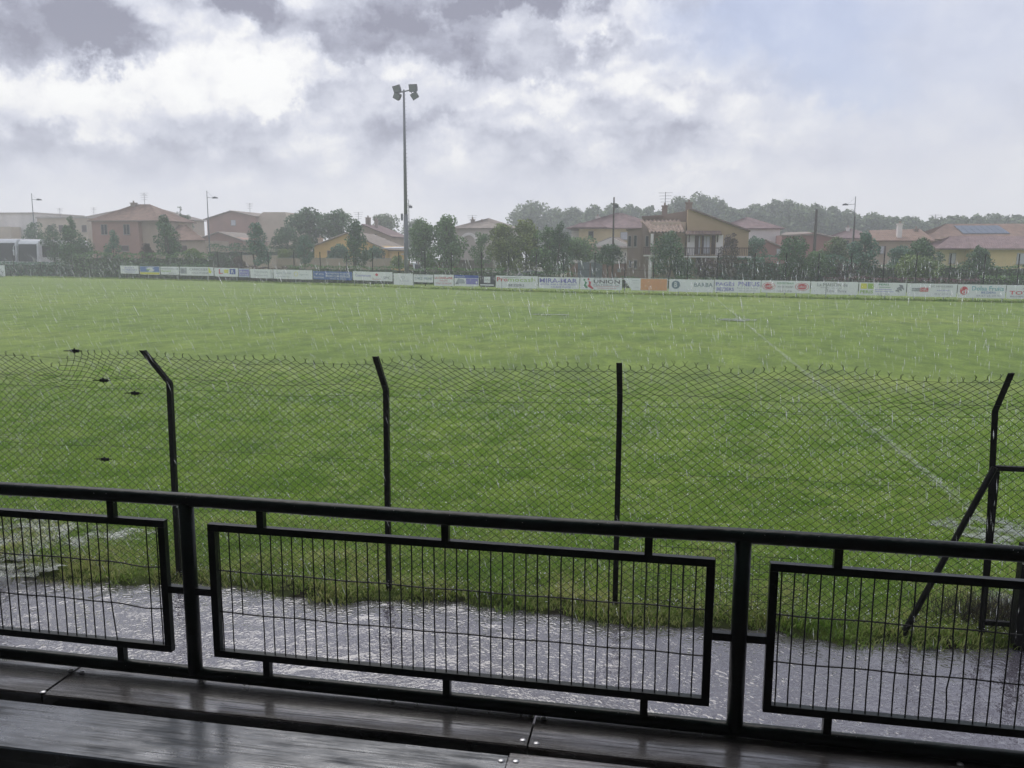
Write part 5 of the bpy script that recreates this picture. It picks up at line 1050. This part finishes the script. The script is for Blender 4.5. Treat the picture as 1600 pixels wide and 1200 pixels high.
x0, x1 = X(1464, D), X(1680, D); ze = Z(388.5, D, 1540); MB().box(X(1506, D), D-1.5, 0, x1, D+7, ze).build('wall', WM['yellow'], h_); MB().box(x0, D, 0, X(1506, D)-.004, D+7, ze).build('wall', WM['cream'], h_)
zr_ = Z(369, D+2.5, 1530)
tiled_roof('roof', [((x0-.5, D-.6, ze), (X(1506, D), D-1.9, ze), (X(1522, D), D+2.5, zr_), (X(1496, D), D+3, zr_)), ((X(1506, D), D-1.9, ze), (x1, D-1.9, ze), (x1, D+2.5, zr_), (X(1522, D), D+2.5, zr_)), ((x0-.5, D+7, ze), (x0-.5, D-.6, ze), (X(1496, D), D+3, zr_), (X(1496, D), D+3, zr_))], RM['mauve'], h_)
MB().box(x0-.5, D-.75, ze-.14, X(1505, D), D-.62, ze).build('gutter', M_chim, h_); MB().box(X(1506, D), D-2.05, ze-.14, x1, D-1.92, ze).build('gutter', M_chim, h_)
wpx(h_, 1484, 396, 1493, 411, D, kind='white', bars=0); wpx(h_, 1590, 396, 1604, 412, D-1.5, kind='white', bars=0); wpx(h_, 1466, 395, 1470, 405, D, bars=0)
o = antenna(1462, 335, 352, 118, 'aerial above the solar roof house')

# ------------------------------------------------------------ lamp posts and poles
M_pole = mat('lamp_post_grey', (.13, .15, .16), .5, .2, 2)
def lamp(px, pt, ptarm, side, D, label, base=415):
    x = X(px, D, pt); z1 = Z(pt, D, px); za_ = Z(ptarm, D, px); t_ = thing('street_lamp', label, 'street lamp', (x, D, 0), 'street lamps beyond the pitch')
    MB().tube([(x, D, -.1), (x, D, 3), (x, D, z1)], [.13, .10, .045], 8).build('pole', M_pole, t_)
    L_ = 1.25*side; MB().tube([(x, D, za_+.1), (x+L_*.5, D, za_+.04), (x+L_, D, za_)], .03, 6).tube([(x, D, z1-.1), (x+L_*.75, D, za_+.1)], .012, 4).build('arm', M_pole, t_)
    hd = MB().prism([(x+L_*.7, za_-.06), (x+L_*1.3, za_-.06), (x+L_*1.22, za_+.12), (x+L_*1.0, za_+.2), (x+L_*.8, za_+.12)], D-.2, D+.2); hd.build('lamp_head', M_lamp, t_)
lamp(49, 302, 312.5, 1, 118, 'leftmost street lamp, among the dark trees by the coaches')
lamp(323, 298, 309.5, 1, 114, 'street lamp right of the salmon house')
lamp(1337, 307, 320, -1, 120, 'street lamp rising over the hazy tree line at the right')
def pole(px, pt, D, r, label, mtl, top=True):
    x = X(px, D, pt); t_ = thing('utility_pole', label, 'pole', (x, D, 0), 'utility poles')
    MB().tube([(x-.02*D*0, D, -.1), (x, D, Z(pt, D, px))], [r*1.3, r*.8], 8).build('shaft', mtl, t_)
    if top: z = Z(pt, D, px); MB().box(x+.05, D-.15, z-1.1, x+.45, D+.15, z-.8).build('insulator_box', M_lamp, t_); MB().box(x-.3, D-.04, z-.75, x+.3, D+.04, z-.68).build('crossbar', M_lamp, t_)
M_wood = mat('creosoted_wood', (.09, .075, .065), .9, .3, 3)
pole(959.5, 308, 90.5, .10, 'slim pole with a small box left of the balcony house', M_wood)
pole(1276, 327, 99, .16, 'thick dark wooden pole before the pink gabled house', M_wood, False)
pole(1336, 338, 103, .09, 'thin dark pole just below the right street lamp', M_wood, False)
pole(638.5, 312, 110, .05, 'thin pole with a camera close to the floodlight mast', M_pole, True)
# tall mesh fence behind the boards: slim dark posts and wires
pf = thing('perimeter_fence', 'tall thin wire fence with dark posts behind the far hedge', 'fence', (X(800, 88), 88, 0))
pp = []
for px in (-40, 20, 62, 86, 112, 124, 152, 182, 224, 264, 302, 340, 378, 419, 459, 500, 541, 582, 623, 664, 705, 752, 795, 838, 881, 930, 977, 1022, 1075, 1122, 1180, 1229, 1280, 1331, 1382, 1433, 1486, 1540, 1593, 1650):
    q = bline(px); d_ = q.y+5.5; x = X(px, d_, 400); z = Z(378 if px < 700 else 392, d_, px) if px not in (62, 86, 112, 124) else 1.9; z = min(z, 3.4); pp.append((x, d_, z)); MB().box(x-.035, d_-.035, -.1, x+.035, d_+.035, z).build('post', M_fp, pf)
for hz_ in (1.0, 1.9): MB().tube([(a, b_, hz_) for a, b_, c in pp], .008, 3).build('wire', M_fp, pf)

# ------------------------------------------------------------ vehicles
M_coach = mat('coach_white_paint', (.62, .64, .66), .3, .08, 2, coat=.5); M_win = mat('tinted_glass', (.012, .014, .018), .3, .2, 2, spec=.3)
M_tyre = mat('tyre_rubber', (.02, .02, .02), .9, .2, 5); M_silver = mat('silver_car_paint', (.30, .33, .38), .3, .1, 2, metal=.3, coat=.5); M_vanw = mat('van_white_paint', (.52, .58, .58), .35, .08, 2, coat=.4)
M_head = mat('headlight_glass', (.5, .5, .5), .1, .1, 3, spec=1)
def wheels(t_, xs_, ys_, r):
    for x in xs_:
        for y in ys_:
            wo = MB().tube([(x-.12, y, r), (x+.12, y, r)], r, 18).build('wheel', M_tyre, t_, True); MB().tube([(x-.13, y, r), (x+.13, y, r)], r*.55, 12).build('rim', M_galv, wo)
def coach(px0, px1, pt, D, label):
    x0, x1 = X(px0, D, pt), X(px1, D, pt); h = Z(pt, D, px0); t_ = thing('coach', label, 'coach', ((x0+x1)/2, D, 0), 'coaches parked behind the hedge'); w_ = x1-x0
    MB().prism_x([(D, .35), (D, h*.36), (D+.25, h*.9), (D+.7, h), (D+11.5, h), (D+12, h*.9), (D+12, .35)], x0, x1).build('body', M_coach, t_, bevel=.12)
    MB().add([(x0+.1, D-.02, h*.37), (x1-.1, D-.02, h*.37), (x1-.14, D+.215, h*.88), (x0+.14, D+.215, h*.88), (x0+.1, D+.1, h*.37), (x1-.1, D+.1, h*.37), (x1-.14, D+.3, h*.88), (x0+.14, D+.3, h*.88)], [(0, 1, 2, 3), (0, 4, 5, 1), (3, 2, 6, 7), (0, 3, 7, 4), (1, 5, 6, 2)]).build('windscreen', M_win, t_)
    for s_, xe in ((1, x1), (-1, x0)):
        MB().box(min(xe+s_*.005, xe+s_*.02), D+1.1, h*.5, max(xe+s_*.005, xe+s_*.02), D+11.3, h*.84).build('side_windows', M_win, t_)
        MB().tube([(xe-s_*.1, D+.25, h*.83), (xe+s_*.2, D-.15, h*.86), (xe+s_*.38, D-.22, h*.78), (xe+s_*.40, D-.22, h*.62)], .055, 6).box(min(xe+s_*.28, xe+s_*.5), D-.28, h*.55, max(xe+s_*.28, xe+s_*.5), D-.16, h*.72).build('mirror', M_coach, t_)
        MB().box(min(xe-s_*.15, xe-s_*.6), D-.05, h*.16, max(xe-s_*.15, xe-s_*.6), D-.003, h*.22).build('headlight', M_head, t_)
    MB().box(x0+.05, D-.06, .35, x1-.05, D-.003, .62).build('bumper', M_lamp, t_)
    wheels(t_, (x0+.15, x1-.15), (D+2.2, D+9), .5)
coach(-12, 22, 373, 110, 'white coach at the very left edge with a big dark windscreen'); coach(25, 56, 375, 110, 'second white coach, right of the coach at the left edge')
def car(x, y, rot, mtl, label, name='parked_car', L_=4.2, H_=1.5, W_=1.75, van=False, cat='car'):
    t_ = thing(name, label, cat, (0, 0, 0), 'vehicles parked beyond the pitch')
    if van: pr = [(-L_/2, .3), (L_/2, .3), (L_/2, H_*.5), (L_/2-.35, H_*.58), (L_/2-1.1, H_*.97), (L_/2-1.4, H_), (-L_/2+.1, H_), (-L_/2, H_*.9)]
    else: pr = [(-L_/2, .3), (L_/2, .3), (L_/2, H_*.45), (L_/2-.9, H_*.62), (L_/2-1.7, H_*.97), (L_/2-2.0, H_), (-L_/2+.9, H_), (-L_/2+.15, H_*.66), (-L_/2, H_*.6)]
    bd = MB().prism(pr, -W_/2, W_/2).build('body', mtl, t_, bevel=.07)
    g_ = MB(); s0 = (L_/2-.42, H_*.60) if van else (L_/2-.98, H_*.63); s1 = (L_/2-1.06, H_*.94) if van else (L_/2-1.66, H_*.94)
    nrm = Vector((s1[1]-s0[1], 0, s0[0]-s1[0])).normalized()*.03
    g_.add([Vector((s0[0], -W_*.42, s0[1]))+nrm, Vector((s0[0], W_*.42, s0[1]))+nrm, Vector((s1[0], W_*.39, s1[1]))+nrm, Vector((s1[0], -W_*.39, s1[1]))+nrm, (s0[0]-.1, -W_*.42, s0[1]), (s0[0]-.1, W_*.42, s0[1]), (s1[0]-.1, W_*.39, s1[1]), (s1[0]-.1, -W_*.39, s1[1])], [(0, 1, 2, 3), (0, 4, 5, 1), (1, 5, 6, 2), (2, 6, 7, 3), (3, 7, 4, 0)]).build('windscreen', M_win, t_)
    for s_ in (-1, 1):
        a_, b_ = sorted((s_*W_/2, s_*(W_/2+.012))); xq = L_/2-1.3 if van else L_/2-1.95
        MB().prism([(-L_/2+.9, H_*.64), (xq+.5, H_*.64), (xq, H_*.9), (-L_/2+1.1, H_*.92)], a_, b_).build('side_window', M_win, t_)
        MB().box(L_/2-.02, s_*W_*.42-.16, H_*.36, L_/2+.02, s_*W_*.42+.05, H_*.45).build('headlight', M_head, t_)
        MB().box(s0[0]-.2, min(s_*W_/2, s_*(W_/2+.2)), H_*.62, s0[0]-.08, max(s_*W_/2, s_*(W_/2+.2)), H_*.72).build('mirror', mtl, t_)
        for xx_ in (-L_/2+.75, L_/2-.8): wo = MB().tube([(xx_, s_*(W_/2-.2), .32), (xx_, s_*(W_/2+.01), .32)], .32, 16).build('wheel', M_tyre, t_, True); MB().tube([(xx_, s_*(W_/2-.1), .32), (xx_, s_*(W_/2+.02), .32)], .19, 10).build('rim', M_galv, wo)
    t_.location = (x, y, 0); t_.rotation_euler = (0, 0, rot); return t_
car(X(2, 104), 104, R(-70), M_vanw, 'white car whose bonnet shows below the coaches at the left edge', L_=4.3, H_=1.65)
car(X(419, 108), 109, R(-92), M_vanw, 'small white van facing the pitch left of the peach wall', 'parked_van', 4.4, 2.35, 1.75, True, 'van')
car(X(649, 104), 105, R(-60), M_vanw, 'white van under the carport beside the mast', 'parked_van', 4.4, 2.0, 1.75, True, 'van')
car(X(836, 89), 89.5, R(12), M_silver, 'silver car half hidden under the olive trees')

# ------------------------------------------------------------ planting
TG = 'trees along the road beyond the pitch'
tree('street_tree', 52, 40, 343, 400, 117, 'dark', 'dark tree round the foot of the leftmost street lamp', 'oval', group=TG)
tree('street_tree', 80, 36, 348, 408, 104, 'dark', 'dark bushy tree, second from the left behind the coaches', 'round', group=TG)
tree('street_tree', 112, 62, 352, 412, 99, 'dark', 'broad dark tree left of the salmon house', 'round', group=TG)
tree('street_tree', 109, 22, 334, 372, 99.5, 'dark', 'narrow dark tree crown poking above the broad dark tree', 'cone', group=TG)
tree('street_tree', 174, 34, 356, 414, 94, 'blue', 'small conical green tree in front of the salmon house', 'cone', group=TG)
tree('street_tree', 256, 50, 330, 404, 96, 'dark', 'conical dark tree at the right corner of the salmon house', 'cone', group=TG)
tree('cypress_tree', 280, 10, 317, 360, 128, 'dark', 'thin dark cypress on the skyline right of the salmon house', 'column', group=TG)
tree('street_tree', 288, 24, 332, 368, 127, 'dark', 'small bushy tree touching the thin cypress', 'round', group=TG)
tree('street_tree', 398, 46, 342, 412, 97, 'blue', 'conical green tree just left of the white van', 'cone', group=TG)
tree('street_tree', 446, 44, 352, 402, 118, 'dark', 'dark hazy tree behind the white van', 'round', group=TG)
tree('street_tree', 480, 64, 322, 392, 124, 'dark', 'tall feathery tree, left of the pair on the skyline', 'irreg', group=TG)
tree('street_tree', 528, 56, 327, 375, 122, 'dark', 'tall feathery tree, right of the pair on the skyline', 'irreg', group=TG)
tree('street_tree', 475, 26, 366, 412, 97, 'blue', 'slim dark sapling at the left end of the peach wall', 'oval', group=TG)
tree('street_tree', 553, 54, 340, 410, 96, 'dark', 'conical dark tree in front of the orange gable', 'cone', group=TG)
tree('garden_shrub', 583, 34, 384, 410, 104, 'blue', 'round shrub against the orange gable wall', 'round', 'shrub', trunk=False)
tree('garden_shrub', 530, 34, 382, 410, 105, 'blue', 'dark round shrub left of the conical tree by the orange gable', 'round', 'shrub', trunk=False)
tree('far_tree', 600, 56, 334, 385, 165, 'far', 'hazy rounded far tree behind the beige house chimneys', 'round', group=TG)
tree('far_tree', 650, 40, 342, 385, 160, 'far', 'hazy far tree just right of the mast', 'round', group=TG)
tree('street_tree', 662, 56, 340, 412, 97, 'mid', 'bushy green tree right of the mast', 'irreg', group=TG)
tree('street_tree', 698, 62, 334, 416, 96, 'mid', 'broad green tree left of the arched house', 'irreg', group=TG)
tree('street_tree', 752, 32, 360, 415, 95, 'mid', 'small tree in front of the arched house', 'oval', group=TG)
tree('street_tree', 788, 58, 344, 418, 90, 'olive', 'olive green tree, leftmost of the large clump', 'irreg', group=TG)
tree('street_tree', 822, 66, 338, 420, 89, 'olive', 'yellowish olive tree in the middle of the large clump', 'round', group=TG)
tree('street_tree', 858, 50, 352, 424, 88.5, 'mid', 'green tree near the right end of the large clump', 'irreg', group=TG)
tree('street_tree', 876, 40, 341, 424, 88, 'dark', 'pointed dark green tree at the right end of the large clump', 'cone', group=TG)
tree('garden_shrub', 900, 60, 372, 402, 98, 'mid', 'green vine-like shrub spilling towards the low clay roof', 'irreg', 'shrub', trunk=False)
tree('pollard_tree', 952, 40, 381, 411, 89, 'dark', 'clipped dark round-headed tree before the slim pole', 'round', group=TG)
tree('street_tree', 1046, 50, 360, 425, 84, 'dark', 'dark tree hiding the middle of the balcony', 'oval', group=TG)
tree('street_tree', 1145, 32, 362, 428, 84, 'brown', 'narrow brownish tree in front of the right end of the balcony', 'column', group=TG)
tree('garden_shrub', 1108, 42, 404, 432, 85, 'brown', 'brownish bush below the balcony', 'irreg', 'shrub', trunk=False)
tree('garden_shrub', 1070, 34, 405, 433, 84, 'dark', 'dark bush left of the pale trellis', 'irreg', 'shrub', trunk=False)
tree('street_tree', 1182, 34, 366, 415, 98, 'blue', 'grey green tree right of the balcony house', 'oval', group=TG)
tree('street_tree', 1240, 48, 364, 430, 86, 'dark', 'dark tree left of the thick wooden pole', 'oval', group=TG)
tree('street_tree', 1276, 44, 392, 432, 86, 'mid', 'low green tree at the foot of the thick wooden pole', 'round', group=TG)
tree('street_tree', 1308, 40, 368, 425, 92, 'far', 'pale thin tree between the poles', 'irreg', group=TG)
tree('street_tree', 1353, 52, 361, 425, 90, 'blue', 'loose green tree right of the thin dark pole', 'cone', group=TG)
tree('street_tree', 1412, 40, 382, 425, 94, 'blue', 'dull green tree beside the peach house', 'round', group=TG)
tree('street_tree', 1442, 46, 370, 415, 90, 'dark', 'dark conical tree left of the yellow bungalow', 'cone', group=TG)
tree('garden_shrub', 1436, 58, 402, 434, 86, 'bright', 'bright yellow green shrub behind the right boards', 'round', 'shrub', trunk=False)
tree('street_tree', 1531, 44, 383, 425, 88, 'dark', 'dark tree in front of the yellow bungalow wall', 'cone', group=TG)
tree('garden_shrub', 1325, 36, 410, 434, 86, 'brown', 'brown shrub behind the boards left of the purple hedge', 'irreg', 'shrub', trunk=False)
tree('garden_shrub', 226, 24, 378, 412, 93, 'brown', 'reddish brown small tree left of the conical dark tree', 'irreg', 'shrub')
tree('garden_shrub', 300, 34, 388, 414, 95, 'bright', 'yellow green shrub under the right street lamp of the salmon house', 'irreg', 'shrub', trunk=False)
tree('garden_shrub', 373, 20, 400, 418, 92, 'brown', 'small reddish shrub left of the conical green tree', 'irreg', 'shrub', trunk=False)
tree('garden_shrub', 443, 26, 390, 402, 104, 'bright', 'pale green rounded bush behind the peach wall', 'round', 'shrub')
tree('garden_shrub', 621, 22, 399, 418, 92, 'bright', 'light green bush left of the mast foot', 'round', 'shrub', trunk=False)
# plane tree line far behind
FG = 'tall plane trees on the horizon'
for i, (px, pw, pt) in enumerate([(832, 64, 316), (868, 40, 326), (898, 44, 324), (930, 44, 320), (962, 42, 319), (990, 42, 320), (1018, 34, 322), (1062, 50, 306), (1096, 56, 302), (1124, 38, 312), (1150, 34, 325), (1175, 40, 320), (1206, 46, 311), (1238, 44, 313), (1268, 38, 318), (1298, 38, 324), (1328, 40, 328), (1362, 40, 334), (1394, 36, 338), (1426, 40, 339), (1462, 38, 342), (1500, 34, 338), (1528, 34, 338), (1562, 40, 335), (1592, 38, 338), (1622, 40, 340)]):
    lab = ['first (leftmost) hazy plane tree of the horizon row, left of the cream house', 'low hazy plane tree beside the leftmost one']
    ordn = ['1st', '2nd', '3rd']+['%dth' % k for k in range(4, 27)]; ordn[20], ordn[21], ordn[22] = '21st', '22nd', '23rd'
    above = 'above the cream house' if 880 < px < 1000 else 'behind the balcony house' if 1000 < px < 1140 else 'above the white house' if px < 1222 and px > 1130 else 'over the pink gabled house' if px < 1310 and px > 1000 else 'over the chimney house' if px < 1460 and px > 1000 else 'over the solar roof' if px > 1000 else 'left of the cream house'
    tree('plane_tree', px, pw*1.35, pt-1, 380, 222+6*math.sin(i*1.7), 'far', '%s hazy plane tree from the left on the horizon, %s' % (ordn[i], above), 'irreg', group=FG, n=4200, size=.8, depth=.8)
HG = 'hedges beyond the boards'
hedge('hedge', -60, 188, 104, 99, 410, 0, 2.0, 'blue', 'long dark hedge behind the gap in the boards', .22, wob=.12, group=HG)
hedge('hedge', 120, 330, 97, 94, 396, 0, 1.6, 'mid', 'green hedge in front of the salmon house', .2, wob=.2, group=HG)
hedge('hedge', 190, 330, 92, 89, 413, 0, 1.2, 'dark', 'low dark hedge right behind the left boards', .18, group=HG)
hedge('hedge', 325, 455, 89, 86, 417, 0, 1.0, 'brown', 'low reddish hedge behind the boards near the white van', .16, group=HG)
hedge('hedge', 450, 640, 88, 85, 416, 0, 1.2, 'mid', 'green hedge behind the boards left of the mast', .17, wob=.15, group=HG)
hedge('hedge', 640, 790, 86, 84, 419, 0, 1.2, 'mid', 'dark hedge behind the boards right of the mast', .17, wob=.15, group=HG)
hedge('hedge', 780, 900, 84, 82, 425, 0, 1.0, 'dark', 'low dark hedge under the olive trees', .17, group=HG)
hedge('hedge', 330, 400, 112, 110, 384, 0, 2, 'dark', 'hazy tall hedge below the low gabled house', .22, group=HG)
hedge('hedge', 1120, 1340, 88, 86, 402, 0, 1.6, 'blue', 'tall dark hedge right of the balcony house', .2, wob=.2, group=HG)
hedge('hedge', 1340, 1660, 90, 88, 415, 0, 1.4, 'mid', 'tall clipped dark hedge before the yellow bungalow', .2, wob=.06, group=HG)
hedge('hedge', 1290, 1530, 80, 78, 434, 0, .9, 'purple', 'low purple hedge right behind the right boards', .15, wob=.15, group=HG)
hedge('hedge', 1530, 1680, 80, 78, 432, 0, .9, 'mid', 'low green hedge behind the TOYOTA board', .15, wob=.15, group=HG)
hedge('hedge', 960, 1130, 82, 80, 433, 0, .6, 'dark', 'low straggly hedge below the balcony house', .14, group=HG)
hedge('hedge', 240, 500, 130, 128, 385, 0, 2, 'far', 'hazy far hedge between the salmon house and the feathery trees', .3, group=HG)
# unmown strip at the foot of the boards
SEED[0] += 1; r = np.random.default_rng(5); n = 14000; c = []
for k in range(n):
    px = r.uniform(-80, 1700); q = bline(px); c.append((q.x, q.y+r.uniform(-.35, .25) if (px > 189 or px < 9) else q.y+r.uniform(-.5, 3.0), .08))
c = np.array(c); hgt = r.uniform(.06, .24, n); a = r.uniform(0, 6.283, n); wv = np.stack([np.cos(a)*.03, np.sin(a)*.03, 0*a], 1); ln = r.normal(size=(n, 3))*np.array([.05, .05, 0])
V = np.stack([c-wv, c+wv, c+ln+np.stack([0*a, 0*a, hgt], 1)], 1).reshape(-1, 3)
stuff(npmesh('long_grass', V, np.arange(n*3).reshape(-1, 3), M_bv), 'unmown grass at the foot of the advertising boards', 'grass')
# weeds and dead stalks round the gate
n = 2600; V = []; 
q0 = ground(1570, 990, 0)
c = np.stack([q0.x+r.normal(size=n)*.30, q0.y+.12+r.normal(size=n)*.13, np.full(n, .02)], 1); hgt = r.uniform(.04, .34, n); a = r.uniform(0, 6.283, n); wv = np.stack([np.cos(a)*.004, np.sin(a)*.004, 0*a], 1); ln = r.normal(size=(n, 3))*np.array([.09, .09, 0])
V = np.stack([c-wv, c+wv, c+ln+np.stack([0*a, 0*a, hgt], 1)], 1).reshape(-1, 3)
stuff(npmesh('dead_weeds', V, np.arange(n*3).reshape(-1, 3), mat('dead_stalks', (.07, .06, .045), .8, .4, 8)), 'tangle of dark dead weeds at the foot of the gate', 'weeds')

# ------------------------------------------------------------ rain
M_rain = bpy.data.materials.new('rain_water'); M_rain.use_nodes = True; t = M_rain.node_tree; t.nodes.clear()
gl = t.nodes.new('ShaderNodeBsdfGlass'); gl.inputs['IOR'].default_value = 1.33; gl.inputs['Roughness'].default_value = .25
tp = t.nodes.new('ShaderNodeBsdfTransparent'); df_ = t.nodes.new('ShaderNodeBsdfTranslucent'); df_.inputs[0].default_value = (.9, .93, .96, 1)
m1 = t.nodes.new('ShaderNodeMixShader'); m1.inputs[0].default_value = .5; t.links.new(gl.outputs[0], m1.inputs[1]); t.links.new(df_.outputs[0], m1.inputs[2])
oi = t.nodes.new('ShaderNodeNewGeometry'); mr_ = t.nodes.new('ShaderNodeMapRange'); t.links.new(oi.outputs['Random Per Island'], mr_.inputs[0]); mr_.inputs[3].default_value = .06; mr_.inputs[4].default_value = .55
m2 = t.nodes.new('ShaderNodeMixShader'); t.links.new(mr_.outputs[0], m2.inputs[0]); t.links.new(tp.outputs[0], m2.inputs[1]); t.links.new(m1.outputs[0], m2.inputs[2]); t.links.new(m2.outputs[0], t.nodes.new('ShaderNodeOutputMaterial').inputs[0])
fall = ray(1400, 3000); fall = fall/np.linalg.norm(fall)
def needles(n, lo, hi, l0, l1, rad, name, label, dirv, jit=.03):
    c = np.stack([r.uniform(lo[k], hi[k], n) for k in range(3)], 1); d = dirv+r.normal(size=(n, 3))*jit; d /= np.linalg.norm(d, axis=1)[:, None]
    a = np.cross(d, [0, 1, 0.2]); a /= np.linalg.norm(a, axis=1)[:, None]; b_ = np.cross(d, a); L_ = r.uniform(l0, l1, n)[:, None]; rr = rad*r.uniform(.6, 1.3, n)[:, None]
    V = np.stack([c-d*L_*.6, c+a*rr, c+b_*rr, c-a*rr, c-b_*rr, c+d*L_*.4], 1).reshape(-1, 3); f = []
    base = np.arange(n)[:, None]*6
    F_ = np.concatenate([base+np.array([[0, 1, 2]]), base+[[0, 2, 3]], base+[[0, 3, 4]], base+[[0, 4, 1]], base+[[5, 2, 1]], base+[[5, 3, 2]], base+[[5, 4, 3]], base+[[5, 1, 4]]])
    return stuff(npmesh(name, V, F_, M_rain), label, 'rain')
needles(12000, (-14, 5.2, .1), (9, 16, 3.2), 0.06, .15, .0029, 'falling_rain', 'nearer raindrops falling over the path and pitch edge', fall)
needles(9000, (-44, 15, .1), (26, 55, 3.2), .10, .21, .0055, 'falling_rain', 'farther raindrops falling over the pitch', fall)
# splashes on the water and glinting drops in the turf
upv = np.array([0, 0, 1.0])
needles(1500, (-7, 3.9, .0), (5, 7.1, .02), .012, .05, .0016, 'rain_splashes', 'splashes thrown up from the flooded path', upv, .35)
M_dot = mat('bright_droplet', (.85, .88, .92), .1, .1, 30)
def dots(n, lo, hi, r0_, r1_, name, label, pw=1.0):
    c = np.stack([r.uniform(lo[0], hi[0], n), lo[1]+(hi[1]-lo[1])*r.uniform(0, 1, n)**pw, r.uniform(lo[2], hi[2], n)], 1); rr = r.uniform(r0_, r1_, n)[:, None]*(.6+.4*(c[:, 1:2]/8))
    o = np.array([[1, 0, 0], [0, 1, 0], [-1, 0, 0], [0, -1, 0], [0, 0, 1], [0, 0, -1]]); V = (c[:, None, :]+o[None]*rr[:, :, None]).reshape(-1, 3); base = np.arange(n)[:, None]*6
    F_ = np.concatenate([base+[q] for q in ([0, 1, 4], [1, 2, 4], [2, 3, 4], [3, 0, 4], [1, 0, 5], [2, 1, 5], [3, 2, 5], [0, 3, 5])])
    return stuff(npmesh(name, V, F_, M_dot), label, 'water drops')
dots(20000, (-13, 7.3, .07), (8, 18, .19), .003, .0078, 'turf_droplets', 'bright droplets bouncing in the turf behind the fence', 1.4)
dots(1300, (-7, 3.9, .0), (5, 7.2, .07), .002, .0045, 'puddle_droplets', 'bright droplets bouncing on the flooded path')

# ------------------------------------------------------------ rain haze
hzb = MB().box(-320, -30, -1.1, 320, 290, 27).build('haze', bpy.data.materials.new('rain_haze')); hm = hzb.data.materials[0]; hm.use_nodes = True; t = hm.node_tree; t.nodes.clear()
ov = t.nodes.new('ShaderNodeOutputMaterial'); pv = t.nodes.new('ShaderNodeVolumePrincipled'); pv.inputs['Color'].default_value = (.93, .95, 1, 1); pv.inputs['Density'].default_value = HAZE; pv.inputs['Anisotropy'].default_value = .5
t.links.new(pv.outputs[0], ov.inputs['Volume']); stuff(hzb)
